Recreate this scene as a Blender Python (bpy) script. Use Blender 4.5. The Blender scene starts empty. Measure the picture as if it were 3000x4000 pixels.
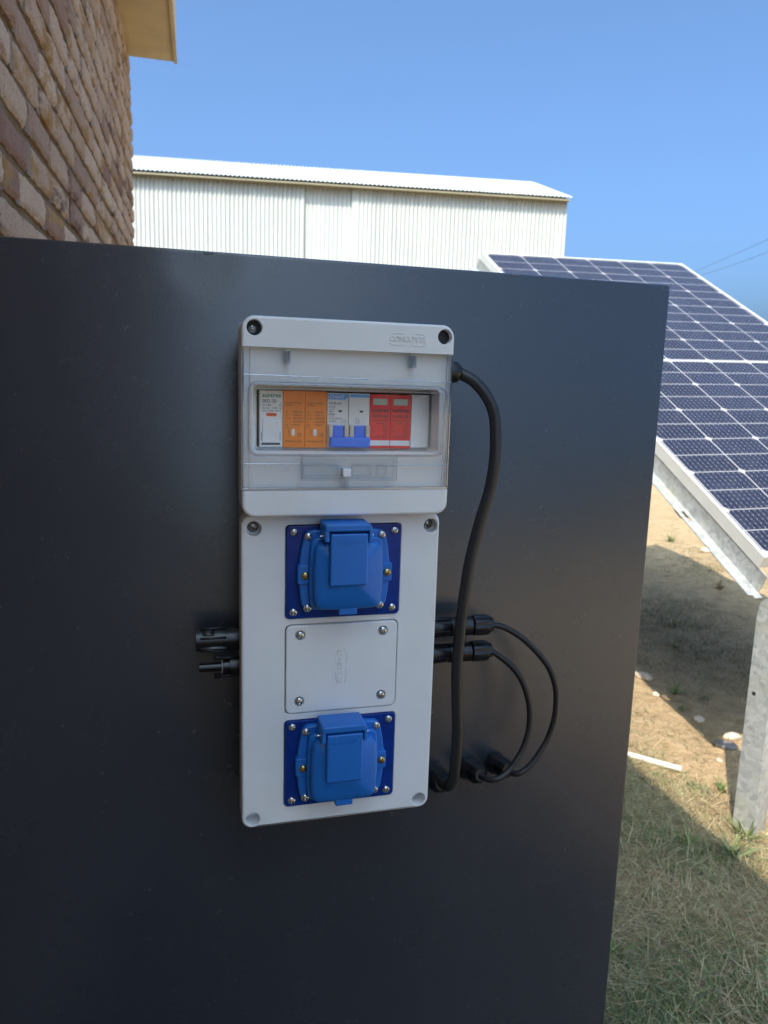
import bpy, bmesh, math, random
import numpy as np
from math import sin, cos, pi, radians
from mathutils import Vector, Matrix, noise
from mathutils.geometry import tessellate_polygon
random.seed(7)
SC = bpy.context.scene
COL = SC.collection
H = 1.2                       # height of the phone above the ground

# ---------------------------------------------------------------- camera
cam_d = bpy.data.cameras.new('camera'); cam = bpy.data.objects.new('camera', cam_d); COL.objects.link(cam)
YAW, PITCH, ROLL = .26769, -.16856, .02958
fwd = Vector((sin(YAW)*cos(PITCH), cos(YAW)*cos(PITCH), sin(PITCH)))
rt = Vector((cos(YAW), -sin(YAW), 0)); up = rt.cross(fwd)
r2 = cos(ROLL)*rt + sin(ROLL)*up; u2 = -sin(ROLL)*rt + cos(ROLL)*up
m = Matrix((r2, u2, -fwd)).transposed().to_4x4(); m.translation = Vector((-.04489, -.67388, H))
cam.matrix_world = m
cam_d.sensor_fit = 'VERTICAL'; cam_d.sensor_height = 36; cam_d.sensor_width = 27
cam_d.lens = 2913.75/4000*36
cam_d.clip_start = .02; cam_d.clip_end = 2000
cam_d.dof.use_dof = True; cam_d.dof.focus_distance = .62; cam_d.dof.aperture_fstop = cam_d.lens/1000/.0018
SC.camera = cam
# ---------------------------------------------------------------- world and sun
SUN = Vector((-.47, -.63, 1)).normalized()
EL = math.asin(SUN.z); AZ = math.atan2(SUN.x, SUN.y)
w = bpy.data.worlds.new('World'); SC.world = w; w.use_nodes = True
nt = w.node_tree; bg = nt.nodes['Background']
sky = nt.nodes.new('ShaderNodeTexSky'); sky.sky_type = 'NISHITA'; sky.sun_disc = False
sky.sun_elevation = EL; sky.sun_rotation = AZ; sky.altitude = 0; sky.air_density = .6; sky.dust_density = 7; sky.ozone_density = 7
wb = nt.nodes.new('ShaderNodeMix'); wb.data_type = 'RGBA'; wb.blend_type = 'MULTIPLY'; wb.inputs[0].default_value = 1; wb.inputs[7].default_value = (.80, 1.0, 1.03, 1)
nt.links.new(sky.outputs[0], wb.inputs[6]); nt.links.new(wb.outputs[2], bg.inputs[0]); bg.inputs[1].default_value = .14
sl = bpy.data.lights.new('sun', 'SUN'); sl.energy = 3.0; sl.angle = radians(.53); sl.color = (1, .92, .79)
so = bpy.data.objects.new('sun', sl); COL.objects.link(so)
so.rotation_euler = SUN.to_track_quat('Z', 'Y').to_euler(); so.location = (-4, -6, 9)
SC.view_settings.view_transform = 'Standard'; SC.view_settings.look = 'None'
SC.view_settings.exposure = 1.42; SC.view_settings.gamma = 1
SC.cycles.use_denoising = True; SC.cycles.max_bounces = 8; SC.cycles.transparent_max_bounces = 16
SC.cycles.caustics_reflective = False; SC.cycles.caustics_refractive = False

# ---------------------------------------------------------------- materials
def new_mat(name):
    mt = bpy.data.materials.new(name); mt.use_nodes = True
    return mt, mt.node_tree, mt.node_tree.nodes['Principled BSDF']
def N(t, kind, **kw):
    n = t.nodes.new(kind)
    for k, v in kw.items():
        if k in n.inputs: n.inputs[k].default_value = v
        else: setattr(n, k, v)
    return n
def ramp(t, fac, stops):
    r = t.nodes.new('ShaderNodeValToRGB'); e = r.color_ramp.elements
    while len(e) < len(stops): e.new(.5)
    for i, (p, c) in enumerate(stops):
        e[i].position = p; e[i].color = (*c, 1) if len(c) == 3 else c
    t.links.new(fac, r.inputs[0]); return r
def mix(t, f, a, b, mode='MIX'):
    n = t.nodes.new('ShaderNodeMix'); n.data_type = 'RGBA'; n.blend_type = mode
    for s, v in ((0, f), (6, a), (7, b)):
        if hasattr(v, 'links') or hasattr(v, 'is_output'): t.links.new(v, n.inputs[s])
        else: n.inputs[s].default_value = v if s == 0 else (*v, 1)
    return n.outputs[2]
def coords(t, scale=None):
    tc = t.nodes.new('ShaderNodeNewGeometry')
    if scale is None: return tc.outputs['Position']
    mp = t.nodes.new('ShaderNodeMapping'); mp.inputs['Scale'].default_value = scale
    t.links.new(tc.outputs['Position'], mp.inputs[0]); return mp.outputs[0]
def nz(t, vec, scale, detail=4, rough=.5):
    n = N(t, 'ShaderNodeTexNoise', Scale=scale, Detail=detail, Roughness=rough); t.links.new(vec, n.inputs['Vector']); return n.outputs['Fac']
def bump(t, p, h, strength, dist, prev=None):
    b = N(t, 'ShaderNodeBump', Strength=strength, Distance=dist); t.links.new(h, b.inputs['Height'])
    if prev: t.links.new(prev, b.inputs['Normal'])
    t.links.new(b.outputs[0], p.inputs['Normal']); return b.outputs[0]
def simple(name, c, rough=.5, metal=0, vary=.06, scale=60, bmp=0, bscale=800, spec=.5, coat=0):
    mt, t, p = new_mat(name)
    p.inputs['Roughness'].default_value = rough; p.inputs['Metallic'].default_value = metal
    p.inputs['Specular IOR Level'].default_value = spec; p.inputs['Coat Weight'].default_value = coat
    P = coords(t); f = nz(t, P, scale, 5)
    lo = tuple(x*(1-vary) for x in c); hi = tuple(min(1, x*(1+vary)) for x in c)
    r = ramp(t, f, [(.3, lo), (.7, hi)]); t.links.new(r.outputs[0], p.inputs['Base Color'])
    if bmp: bump(t, p, nz(t, P, bscale, 2), bmp, .0005)
    return mt

M = {}
M['grey_plastic'] = simple('grey_plastic', (.78, .79, .785), .38, vary=.03, scale=25, bmp=.12, bscale=1500)
M['shaded_plastic'] = simple('shaded_plastic', (.42, .40, .37), .45, vary=.05, scale=25)  # grey plastic with the shade on the box's side put into its colour
M['inner_plastic'] = simple('inner_plastic', (.84, .85, .855), .4, vary=.02)
M['white_plastic'] = simple('white_plastic', (.80, .80, .78), .35, vary=.03)
M['cream_plastic'] = simple('cream_plastic', (.60, .57, .48), .35, vary=.03)
M['orange'] = simple('orange_plastic', (.93, .24, .02), .4, vary=.04)
M['red'] = simple('red_plastic', (.82, .02, .035), .4, vary=.05)
M['label_blue'] = simple('label_blue', (.10, .42, .95), .4)
M['lever_blue'] = simple('lever_blue', (.006, .17, .80), .32, vary=.05)
M['green_ink'] = simple('green_ink', (.01, .20, .11), .5)
M['black_ink'] = simple('black_ink', (.02, .02, .025), .5)
M['brown_ink'] = simple('brown_ink', (.12, .03, .01), .5)
M['white_ink'] = simple('white_ink', (.8, .8, .8), .5)
M['indicator'] = simple('indicator_window', (.45, .55, .48), .15)
M['dark_green'] = simple('dark_green', (.02, .08, .05), .3)
M['red_window'] = simple('red_window', (.62, .05, .02), .15)
M['dark_gap'] = simple('dark_gap', (.012, .012, .014), .6)
M['blue_cover'] = simple('blue_cover', (.010, .15, .52), .38, vary=.06, scale=40, bmp=.1, bscale=1200)
M['blue_plate'] = simple('blue_plate', (.004, .034, .22), .16, vary=.15, scale=90, spec=.3)
M['steel'] = simple('zinc_steel', (.62, .62, .60), .22, 1, vary=.12, scale=400)
M['brass'] = simple('yellow_zinc', (.60, .46, .22), .25, 1, vary=.15, scale=400)
M['dark_steel'] = simple('dark_steel', (.32, .31, .29), .3, 1, vary=.3, scale=500)
M['black_rubber'] = simple('black_rubber', (.016, .016, .017), .42, vary=.2, scale=200, bmp=.15, bscale=900)
M['black_nylon'] = simple('black_nylon', (.010, .010, .012), .25, vary=.2, scale=200)
M['alu'] = simple('anodised_aluminium', (.72, .72, .69), .42, .35, vary=.04, scale=30)
M['soffit'] = None

def clear_mat(name, tint, rough, base=.0, ior=1.5):
    mt, t, p = new_mat(name); t.nodes.remove(p)
    tr = N(t, 'ShaderNodeBsdfTransparent'); tr.inputs[0].default_value = (*tint, 1)
    gl = N(t, 'ShaderNodeBsdfGlossy', Roughness=rough)
    fr = N(t, 'ShaderNodeFresnel', IOR=1.5); ge = t.nodes.new('ShaderNodeNewGeometry')
    io = N(t, 'ShaderNodeMapRange'); io.inputs[3].default_value = ior; io.inputs[4].default_value = 1/ior
    t.links.new(ge.outputs['Backfacing'], io.inputs[0]); t.links.new(io.outputs[0], fr.inputs['IOR'])
    ad = N(t, 'ShaderNodeMath', operation='ADD'); ad.inputs[1].default_value = base; t.links.new(fr.outputs[0], ad.inputs[0])
    ms = N(t, 'ShaderNodeMixShader'); nb = N(t, 'ShaderNodeMath', operation='SUBTRACT'); nb.inputs[0].default_value = 1; t.links.new(ge.outputs['Backfacing'], nb.inputs[1]); mb_ = N(t, 'ShaderNodeMath', operation='MULTIPLY'); t.links.new(ad.outputs[0], mb_.inputs[0]); t.links.new(nb.outputs[0], mb_.inputs[1]); t.links.new(mb_.outputs[0], ms.inputs[0])
    P = coords(t); b = N(t, 'ShaderNodeBump', Strength=.05, Distance=.0004); t.links.new(nz(t, P, 9, 1), b.inputs['Height'])
    t.links.new(b.outputs[0], gl.inputs['Normal'])
    t.links.new(tr.outputs[0], ms.inputs[1]); t.links.new(gl.outputs[0], ms.inputs[2])
    t.links.new(ms.outputs[0], t.nodes['Material Output'].inputs[0]); return mt
M['clear'] = clear_mat('clear_plastic', (1, 1, 1), .012, .0, 1.5)
M['clear_edge'] = clear_mat('clear_plastic_edge', (.93, .95, .97), .06, .01, 1.36)
M['clear_highlight'] = clear_mat('clear_plastic_highlight', (.72, .78, .85), .05, .34, 1.5)  # reflectance raised and tint darkened so edges draw bright and dark lines

def cabinet_mat():
    mt, t, p = new_mat('dark_cabinet_paint'); P = coords(t)
    big = nz(t, P, 5, 5, .6); fine = nz(t, P, 900, 2)
    sm = nz(t, P, 22, 6, .7)
    c = mix(t, ramp(t, big, [(.35, (0, 0, 0)), (.75, (1, 1, 1))]).outputs[0], (.026, .031, .041), (.032, .037, .047))
    # scattered pale specks and a few dark pits
    v = N(t, 'ShaderNodeTexVoronoi', Scale=16); t.links.new(P, v.inputs['Vector'])
    spk = ramp(t, v.outputs['Distance'], [(.018, (1, 1, 1)), (.03, (0, 0, 0))]).outputs[0]
    v2 = N(t, 'ShaderNodeTexVoronoi', Scale=31); t.links.new(P, v2.inputs['Vector'])
    pit = ramp(t, v2.outputs['Distance'], [(.03, (1, 1, 1)), (.05, (0, 0, 0))]).outputs[0]
    gate = ramp(t, nz(t, P, 9, 2), [(.56, (0, 0, 0)), (.60, (1, 1, 1))]).outputs[0]
    c = mix(t, mix(t, 1, spk, gate, 'MULTIPLY'), c, (.10, .105, .115))
    c = mix(t, mix(t, 1, pit, gate, 'MULTIPLY'), c, (.019, .021, .026))
    # dusty smudges
    smd = ramp(t, sm, [(.62, (0, 0, 0)), (.85, (.4, .4, .4))]).outputs[0]
    c = mix(t, smd, c, (.038, .041, .047))
    t.links.new(c, p.inputs['Base Color'])
    rr = ramp(t, sm, [(.3, (.23, .23, .23)), (.7, (.29, .29, .29))]).outputs[0]
    t.links.new(rr, p.inputs['Roughness']); p.inputs['Specular IOR Level'].default_value = .85; p.inputs['IOR'].default_value = 1.52
    dn = N(t, 'ShaderNodeVectorMath', operation='DISTANCE'); dn.inputs[1].default_value = (-.022, 0, H+.100); t.links.new(P, dn.inputs[0])
    dm = N(t, 'ShaderNodeMapRange', interpolation_type='SMOOTHERSTEP'); dm.inputs[1].default_value = 0; dm.inputs[2].default_value = .045; t.links.new(dn.outputs['Value'], dm.inputs[0])
    b0 = bump(t, p, dm.outputs[0], 1, .0009)
    b = bump(t, p, fine, .22, .0006, b0); b = bump(t, p, nz(t, P, 3.2, 2), .35, .012, b)
    return mt
M['cabinet'] = cabinet_mat()
M['cabinet_side'] = simple('cabinet_side_paint', (.10, .09, .075), .45)
M['weld'] = simple('scuffed_edge_paint', (.11, .11, .10), .35, vary=.4, scale=120)

def galv_mat():
    mt, t, p = new_mat('galvanised_steel'); P = coords(t)
    v = N(t, 'ShaderNodeTexVoronoi', Scale=75); t.links.new(P, v.inputs['Vector'])
    wv = nz(t, P, 160, 4, .6)
    f = mix(t, .5, v.outputs['Color'], wv)
    bw = N(t, 'ShaderNodeRGBToBW'); t.links.new(f, bw.inputs[0])
    r = ramp(t, bw.outputs[0], [(.25, (.28, .295, .30)), (.5, (.38, .39, .39)), (.8, (.49, .50, .50))])
    dirt = ramp(t, nz(t, P, 14, 4), [(.5, (0, 0, 0)), (.8, (.5, .5, .5))]).outputs[0]
    t.links.new(mix(t, dirt, r.outputs[0], (.40, .40, .26)), p.inputs['Base Color'])
    p.inputs['Metallic'].default_value = .35; p.inputs['Roughness'].default_value = .45
    return mt
M['galv'] = galv_mat()

def sheet_mat():
    mt, t, p = new_mat('white_corrugated_sheet'); P = coords(t)
    st = nz(t, coords(t, (3, 3, .15)), 2.5, 5); r = ramp(t, st, [(.3, (.34, .35, .335)), (.7, (.41, .42, .40))])
    t.links.new(r.outputs[0], p.inputs['Base Color']); p.inputs['Roughness'].default_value = .45; p.inputs['Metallic'].default_value = .0
    return mt
M['sheet'] = sheet_mat()
M['eave'] = simple('eave_underside', (.21, .185, .12), .6)

def brick_mat():
    mt, t, p = new_mat('rough_face_brick'); P = coords(t)
    at = N(t, 'ShaderNodeAttribute', attribute_name='rnd')
    sep = N(t, 'ShaderNodeSeparateColor'); t.links.new(at.outputs['Color'], sep.inputs[0])
    base = ramp(t, sep.outputs[0], [(0, (.54, .39, .28)), (.3, (.70, .54, .41)), (.6, (.60, .44, .32)), (.8, (.30, .17, .13)), (1, (.76, .61, .46))]).outputs[0]
    g = nz(t, P, 210, 5, .65)
    base = mix(t, ramp(t, g, [(.35, (0, 0, 0)), (.65, (1, 1, 1))]).outputs[0], mix(t, .38, base, (.22, .13, .09)), base)
    # ochre and purple-brown burn patches, only on some bricks
    n1 = nz(t, coords(t, (1, .5, 1)), 16, 4, .6)
    a1 = N(t, 'ShaderNodeMath', operation='MULTIPLY'); t.links.new(ramp(t, n1, [(.50, (0, 0, 0)), (.60, (1, 1, 1))]).outputs[0], a1.inputs[0])
    t.links.new(ramp(t, sep.outputs[1], [(.45, (0, 0, 0)), (.60, (1, 1, 1))]).outputs[0], a1.inputs[1])
    base = mix(t, a1.outputs[0], base, (.40, .235, .085))
    n2 = nz(t, coords(t, (1, .6, 1.3)), 19, 5, .65)
    a2 = N(t, 'ShaderNodeMath', operation='MULTIPLY'); t.links.new(ramp(t, n2, [(.50, (0, 0, 0)), (.66, (1, 1, 1))]).outputs[0], a2.inputs[0])
    t.links.new(ramp(t, sep.outputs[2], [(.55, (0, 0, 0)), (.7, (1, 1, 1))]).outputs[0], a2.inputs[1])
    base = mix(t, a2.outputs[0], base, (.12, .065, .05))
    # pits
    v = N(t, 'ShaderNodeTexVoronoi', Scale=150); t.links.new(P, v.inputs['Vector'])
    pit = ramp(t, v.outputs['Distance'], [(.12, (1, 1, 1)), (.26, (0, 0, 0))]).outputs[0]
    gate = ramp(t, nz(t, P, 60, 2), [(.5, (0, 0, 0)), (.56, (1, 1, 1))]).outputs[0]
    pg = mix(t, 1, pit, gate, 'MULTIPLY')
    base = mix(t, pg, base, (.10, .06, .045))
    t.links.new(base, p.inputs['Base Color']); p.inputs['Roughness'].default_value = .9
    b = bump(t, p, g, .8, .003); b = bump(t, p, nz(t, P, 60, 3), .25, .003, b); bump(t, p, nz(t, coords(t, (1, 1, .22)), 170, 3), 1.0, .007, b)
    return mt
M['brick'] = brick_mat()
def mortar_mat():
    mt, t, p = new_mat('sandy_mortar'); P = coords(t)
    r = ramp(t, nz(t, P, 130, 5, .7), [(.3, (.10, .065, .03)), (.7, (.24, .155, .065))])
    g = ramp(t, nz(t, P, 12, 3), [(.45, (0, 0, 0)), (.65, (.7, .7, .7))]).outputs[0]
    t.links.new(mix(t, g, r.outputs[0], (.20, .17, .14)), p.inputs['Base Color']); p.inputs['Roughness'].default_value = .95
    bump(t, p, nz(t, P, 150, 4), .9, .004); return mt
M['mortar'] = mortar_mat()
M['grey_mortar'] = simple('grey_mortar', (.25, .20, .15), .95, vary=.3, scale=90, bmp=.6, bscale=160)
def soffit_mat():
    mt, t, p = new_mat('painted_eave_board'); P = coords(t)
    r = ramp(t, nz(t, P, 7, 5, .6), [(.3, (.66, .53, .32)), (.7, (.80, .66, .42))])
    t.links.new(r.outputs[0], p.inputs['Base Color']); p.inputs['Roughness'].default_value = .7
    return mt
M['soffit'] = soffit_mat()

def ground_mat():
    mt, t, p = new_mat('sandy_soil'); P = coords(t)
    a = nz(t, P, 1.3, 6, .6); b = nz(t, P, 14, 6, .65); c_ = nz(t, P, 130, 4, .6)
    col = ramp(t, b, [(.28, (.22, .16, .085)), (.55, (.40, .295, .17)), (.8, (.49, .38, .235))]).outputs[0]
    col = mix(t, ramp(t, a, [(.4, (0, 0, 0)), (.65, (.5, .5, .5))]).outputs[0], col, (.38, .26, .145))
    col = mix(t, ramp(t, c_, [(.3, (.6, .6, .6)), (.58, (0, 0, 0))]).outputs[0], col, (.17, .11, .06))
    # darker, more organic soil close to the house where the grass grows
    sp = N(t, 'ShaderNodeSeparateXYZ'); t.links.new(P, sp.inputs[0])
    mr = N(t, 'ShaderNodeMapRange'); mr.inputs[1].default_value = 2.0; mr.inputs[2].default_value = 1.1
    ad = N(t, 'ShaderNodeMath', operation='ADD'); t.links.new(sp.outputs[0], ad.inputs[0])
    mm = N(t, 'ShaderNodeMath', operation='MULTIPLY'); mm.inputs[1].default_value = .8; t.links.new(a, mm.inputs[0]); t.links.new(mm.outputs[0], ad.inputs[1])
    my = N(t, 'ShaderNodeMapRange'); my.inputs[1].default_value = .3; my.inputs[2].default_value = -.8; my.inputs[3].default_value = 0; my.inputs[4].default_value = -1.1; t.links.new(sp.outputs[1], my.inputs[0]); a3 = N(t, 'ShaderNodeMath', operation='ADD'); t.links.new(ad.outputs[0], a3.inputs[0]); t.links.new(my.outputs[0], a3.inputs[1])
    t.links.new(a3.outputs[0], mr.inputs[0])
    col = mix(t, mr.outputs[0], col, mix(t, ramp(t, b, [(.4, (0, 0, 0)), (.6, (1, 1, 1))]).outputs[0], (.08, .055, .035), (.20, .145, .09)))
    ln = N(t, 'ShaderNodeVectorMath', operation='LENGTH'); t.links.new(P, ln.inputs[0]); fr_ = N(t, 'ShaderNodeMapRange'); fr_.inputs[1].default_value = 26; fr_.inputs[2].default_value = 38; t.links.new(ln.outputs['Value'], fr_.inputs[0])
    col = mix(t, fr_.outputs[0], col, (.13, .12, .07))      # scrubby pasture begins beyond the yard
    t.links.new(col, p.inputs['Base Color']); p.inputs['Roughness'].default_value = .95; p.inputs['Specular IOR Level'].default_value = .2
    k = bump(t, p, b, .8, .03); bump(t, p, c_, .7, .006, k)
    return mt
M['ground'] = ground_mat()
def tint_mat(name, rough=.6):
    mt, t, p = new_mat(name); at = N(t, 'ShaderNodeAttribute', attribute_name='tint')
    t.links.new(at.outputs['Color'], p.inputs['Base Color']); p.inputs['Roughness'].default_value = rough
    tl = N(t, 'ShaderNodeBsdfTranslucent'); t.links.new(at.outputs['Color'], tl.inputs[0])
    ms = N(t, 'ShaderNodeMixShader'); ms.inputs[0].default_value = .3
    t.links.new(p.outputs[0], ms.inputs[1]); t.links.new(tl.outputs[0], ms.inputs[2]); t.links.new(ms.outputs[0], t.nodes['Material Output'].inputs[0])
    return mt
M['blades'] = tint_mat('grass_blades')
M['stone'] = simple('pale_stone', (.50, .41, .32), .8, vary=.3, scale=60, bmp=.6, bscale=200)
M['dark_stone'] = simple('dark_stone', (.16, .145, .14), .7, vary=.3, scale=60, bmp=.6, bscale=200)
M['bone'] = simple('white_plastic_pipe', (.66, .62, .52), .5, vary=.08)
M['leaf'] = simple('far_leaves', (.045, .06, .025), .8, vary=.5, scale=1.5)
M['wire'] = simple('wire', (.05, .05, .055), .5)

def cell_mat(origin, eu, ev, pu, pv, gap, rows):
    mt, t, p = new_mat('solar_cells')
    P = coords(t)
    def dot(v):
        d = N(t, 'ShaderNodeVectorMath', operation='DOT_PRODUCT'); s = N(t, 'ShaderNodeVectorMath', operation='SUBTRACT')
        s.inputs[1].default_value = origin; t.links.new(P, s.inputs[0]); t.links.new(s.outputs[0], d.inputs[0]); d.inputs[1].default_value = v
        return d.outputs['Value']
    def mth(op, a, b=None, c=None):
        n = N(t, 'ShaderNodeMath', operation=op)
        for i, x in enumerate((a, b, c)):
            if x is None: continue
            if isinstance(x, (int, float)): n.inputs[i].default_value = x
            else: t.links.new(x, n.inputs[i])
        return n.outputs[0]
    U, V = dot(eu), dot(ev)
    av = mth('SUBTRACT', mth('ABSOLUTE', V), gap)                 # distance from the centre line, minus the middle gap
    mid = mth('LESS_THAN', av, .0015)
    fu = mth('MODULO', mth('ADD', U, pu*10), pu); fv = mth('MODULO', mth('ADD', av, pv*10), pv)
    du = mth('MINIMUM', fu, mth('SUBTRACT', pu, fu)); dv = mth('MINIMUM', fv, mth('SUBTRACT', pv, fv))
    gu = mth('LESS_THAN', du, .0021); gv = mth('LESS_THAN', dv, .0016)
    # chamfered corners on every second row line (whole wafers are cut in half)
    av2 = mth('MODULO', mth('ADD', av, pv*10), pv*2); dv2 = mth('MINIMUM', av2, mth('SUBTRACT', pv*2, av2))
    ch = mth('LESS_THAN', mth('ADD', du, dv2), .0145)
    # keep the gaps inside the module
    line = mth('MAXIMUM', mth('MAXIMUM', gu, gv), mth('MAXIMUM', ch, mid))
    bb = mth('MODULO', mth('ADD', U, pu*10+.0092), pu/10); busb = mth('LESS_THAN', mth('ABSOLUTE', mth('SUBTRACT', bb, pu/20)), .0004)
    node = mth('LESS_THAN', mth('ABSOLUTE', mth('SUBTRACT', bb, pu/20)), .0012)
    fq = mth('MODULO', mth('ADD', av, pv*10), pv/5); nodev = mth('LESS_THAN', mth('ABSOLUTE', mth('SUBTRACT', fq, pv/10)), .0015)
    pad = mth('MULTIPLY', node, nodev)
    fine = mth('MAXIMUM', mth('MULTIPLY', busb, .35), mth('MULTIPLY', pad, .7))
    vor = nz(t, P, 9, 2)
    cell = ramp(t, vor, [(.35, (.010, .012, .026)), (.65, (.014, .017, .036))]).outputs[0]
    c = mix(t, fine, cell, (.38, .38, .40)); c = mix(t, line, c, (.31, .30, .305))
    dust = ramp(t, nz(t, P, 30, 5), [(.3, (.004, .004, .004)), (.8, (.03, .03, .03))]).outputs[0]
    c = mix(t, dust, c, (.45, .42, .38))
    t.links.new(c, p.inputs['Base Color']); p.inputs['Roughness'].default_value = .2; p.inputs['Specular IOR Level'].default_value = .3
    return mt

# ---------------------------------------------------------------- mesh builder
ORG = {}
class B:
    def __init__(s): s.v = []; s.f = []; s.mi = []; s.attr = None; s.k = 0; s.flat = []
    def add(s, vs, fs):
        o = len(s.v); s.v.extend([tuple(v) for v in vs]); s.f.extend([tuple(i+o for i in f) for f in fs]); s.mi.extend([s.k]*len(fs)); return o
    def box(s, x0, x1, y0, y1, z0, z1, mtx=None, bev=0):
        if bev:
            bm = bmesh.new(); bmesh.ops.create_cube(bm, size=1)
            for v in bm.verts: v.co = Vector(((x0+x1)/2+v.co.x*(x1-x0), (y0+y1)/2+v.co.y*(y1-y0), (z0+z1)/2+v.co.z*(z1-z0)))
            bmesh.ops.bevel(bm, geom=list(bm.edges), offset=bev, segments=2, affect='EDGES', profile=.5)
            bm.verts.index_update(); vs = [v.co.copy() for v in bm.verts]; fs = [[v.index for v in f.verts] for f in bm.faces]; bm.free()
        else:
            vs = [Vector((x, y, z)) for z in (z0, z1) for y in (y0, y1) for x in (x0, x1)]
            fs = [(0, 2, 3, 1), (4, 5, 7, 6), (0, 1, 5, 4), (2, 6, 7, 3), (0, 4, 6, 2), (1, 3, 7, 5)]
        if mtx: vs = [mtx @ v for v in vs]
        s.add(vs, fs)
    def plate(s, outer, holes, yb, yf, bev=.8, seg=3, hb=.3, back=True, mtx=None, floors=None):
        """outer / holes: fn(inset) -> loop of (x, z); millimetre world; front at yf (< yb)"""
        rings = [[(x, yb, z) for x, z in outer(0)]]
        for k in range(seg+1):
            a = k/seg*pi/2
            rings.append([(x, yf+bev*(1-sin(a)), z) for x, z in outer(bev*(1-cos(a)))])
        vs = []; fs = []
        def strip(rs, flip=False):
            n = len(rs[0]); o = len(vs)
            for r in rs: vs.extend(r)
            for j in range(len(rs)-1):
                for i in range(n):
                    q = (o+j*n+i, o+j*n+(i+1) % n, o+(j+1)*n+(i+1) % n, o+(j+1)*n+i)
                    fs.append(q[::-1] if flip else q)
            return o, n
        o, n = strip(rings); last = [list(range(o+(len(rings)-1)*n, o+len(rings)*n))]; first = [list(range(o, o+n))]
        for hi, hfn in enumerate(holes):
            fl = floors[hi] if floors else None
            yend = yb if fl is None else fl
            rs = [[(x, yend, z) for x, z in hfn(0)]] + [[(x, yf+hb*(1-sin(a)), z) for x, z in hfn(hb*(1-cos(a)))] for a in (0, pi/4, pi/2)]
            o, n = strip(rs, True); last.append(list(range(o+3*n, o+4*n)))
            if fl is None: first.append(list(range(o, o+n)))
            else: fs.append(tuple(range(o, o+n)))
        for grp, flip in ((last, False), (first, True)):
            if flip and not back: continue
            loops = [[Vector((vs[i][0], vs[i][2], 0)) for i in g] for g in grp]; flat = [i for g in grp for i in g]
            for tr in tessellate_polygon(loops): s.flat.append(len(s.f)+len(fs)); fs.append(tuple(flat[i] for i in (tr if not flip else tr[::-1])))
        V = [W(*p) for p in vs]
        if mtx: V = [mtx @ v for v in V]
        s.add(V, fs)
    def lathe(s, o, ax, prof, n=24, ribs=0, rd=0, cap=True):
        o = Vector(o); ax = Vector(ax).normalized(); q = ax.to_track_quat('Z', 'Y'); vs = []; fs = []
        for t, r in prof:
            for i in range(n):
                a = 2*pi*i/n; rr = r
                if ribs and r > rd*3: rr = r - (rd if (i*ribs*2//n) % 2 else 0)
                vs.append(o + q @ Vector((rr*cos(a), rr*sin(a), t)))
        for j in range(len(prof)-1):
            for i in range(n): fs.append((j*n+i, j*n+(i+1) % n, (j+1)*n+(i+1) % n, (j+1)*n+i))
        if cap: fs.append(tuple(range(n))[::-1]); fs.append(tuple(range((len(prof)-1)*n, len(prof)*n)))
        s.add(vs, fs)
    def tube(s, pts, r, n=14, sub=8, radii=None):
        P = [Vector(p) for p in pts]; Q = []
        P = [P[0]*2-P[1]]+P+[P[-1]*2-P[-2]]
        for i in range(1, len(P)-2):
            for k in range(sub):
                t = k/sub; a, b, c, d = P[i-1:i+3]
                Q.append(.5*((2*b)+(-a+c)*t+(2*a-5*b+4*c-d)*t*t+(-a+3*b-3*c+d)*t**3))
        Q.append(P[-2]); T = [(Q[min(i+1, len(Q)-1)]-Q[max(i-1, 0)]).normalized() for i in range(len(Q))]
        u = T[0].orthogonal().normalized(); vs = []; fs = []
        for i, q in enumerate(Q):
            u = (u-T[i]*u.dot(T[i])).normalized(); v = T[i].cross(u)
            for k in range(n): a = 2*pi*k/n; vs.append(q+u*(r*cos(a))+v*(r*sin(a)))
        for j in range(len(Q)-1):
            for k in range(n): fs.append((j*n+k, j*n+(k+1) % n, (j+1)*n+(k+1) % n, (j+1)*n+k))
        fs.append(tuple(range(n))[::-1]); fs.append(tuple(range((len(Q)-1)*n, len(Q)*n)))
        s.add(vs, fs)
    def text(s, body, x, z, y, size, wid=None, align='LEFT', ext=.04, rot=0, bold=0, spacing=1):
        """body in mm on the plane y, cap height roughly .7*size; wid forces the width"""
        cu = bpy.data.curves.new('t', 'FONT'); cu.body = body; cu.size = size; cu.align_x = 'LEFT'; cu.extrude = ext; cu.resolution_u = 3; cu.space_line = spacing
        cu.offset = bold
        ob = bpy.data.objects.new('t', cu); COL.objects.link(ob); dg = bpy.context.evaluated_depsgraph_get(); dg.update()
        me = bpy.data.meshes.new_from_object(ob.evaluated_get(dg)); bpy.data.objects.remove(ob); bpy.data.curves.remove(cu)
        xs = [v.co.x for v in me.vertices] or [0]; x0, x1 = min(xs), max(xs); k = (wid/(x1-x0)) if wid else 1
        tot = (x1-x0)*k; off = 0 if align == 'LEFT' else tot/2 if align == 'CENTER' else tot
        vs = []
        for v in me.vertices:
            a, b = (v.co.x-x0)*k-off, v.co.y
            if rot: a, b = a*cos(rot)-b*sin(rot), a*sin(rot)+b*cos(rot)
            vs.append(W(x+a, y-v.co.z, z+b))
        s.add(vs, [tuple(p.vertices) for p in me.polygons]); bpy.data.meshes.remove(me)
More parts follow.
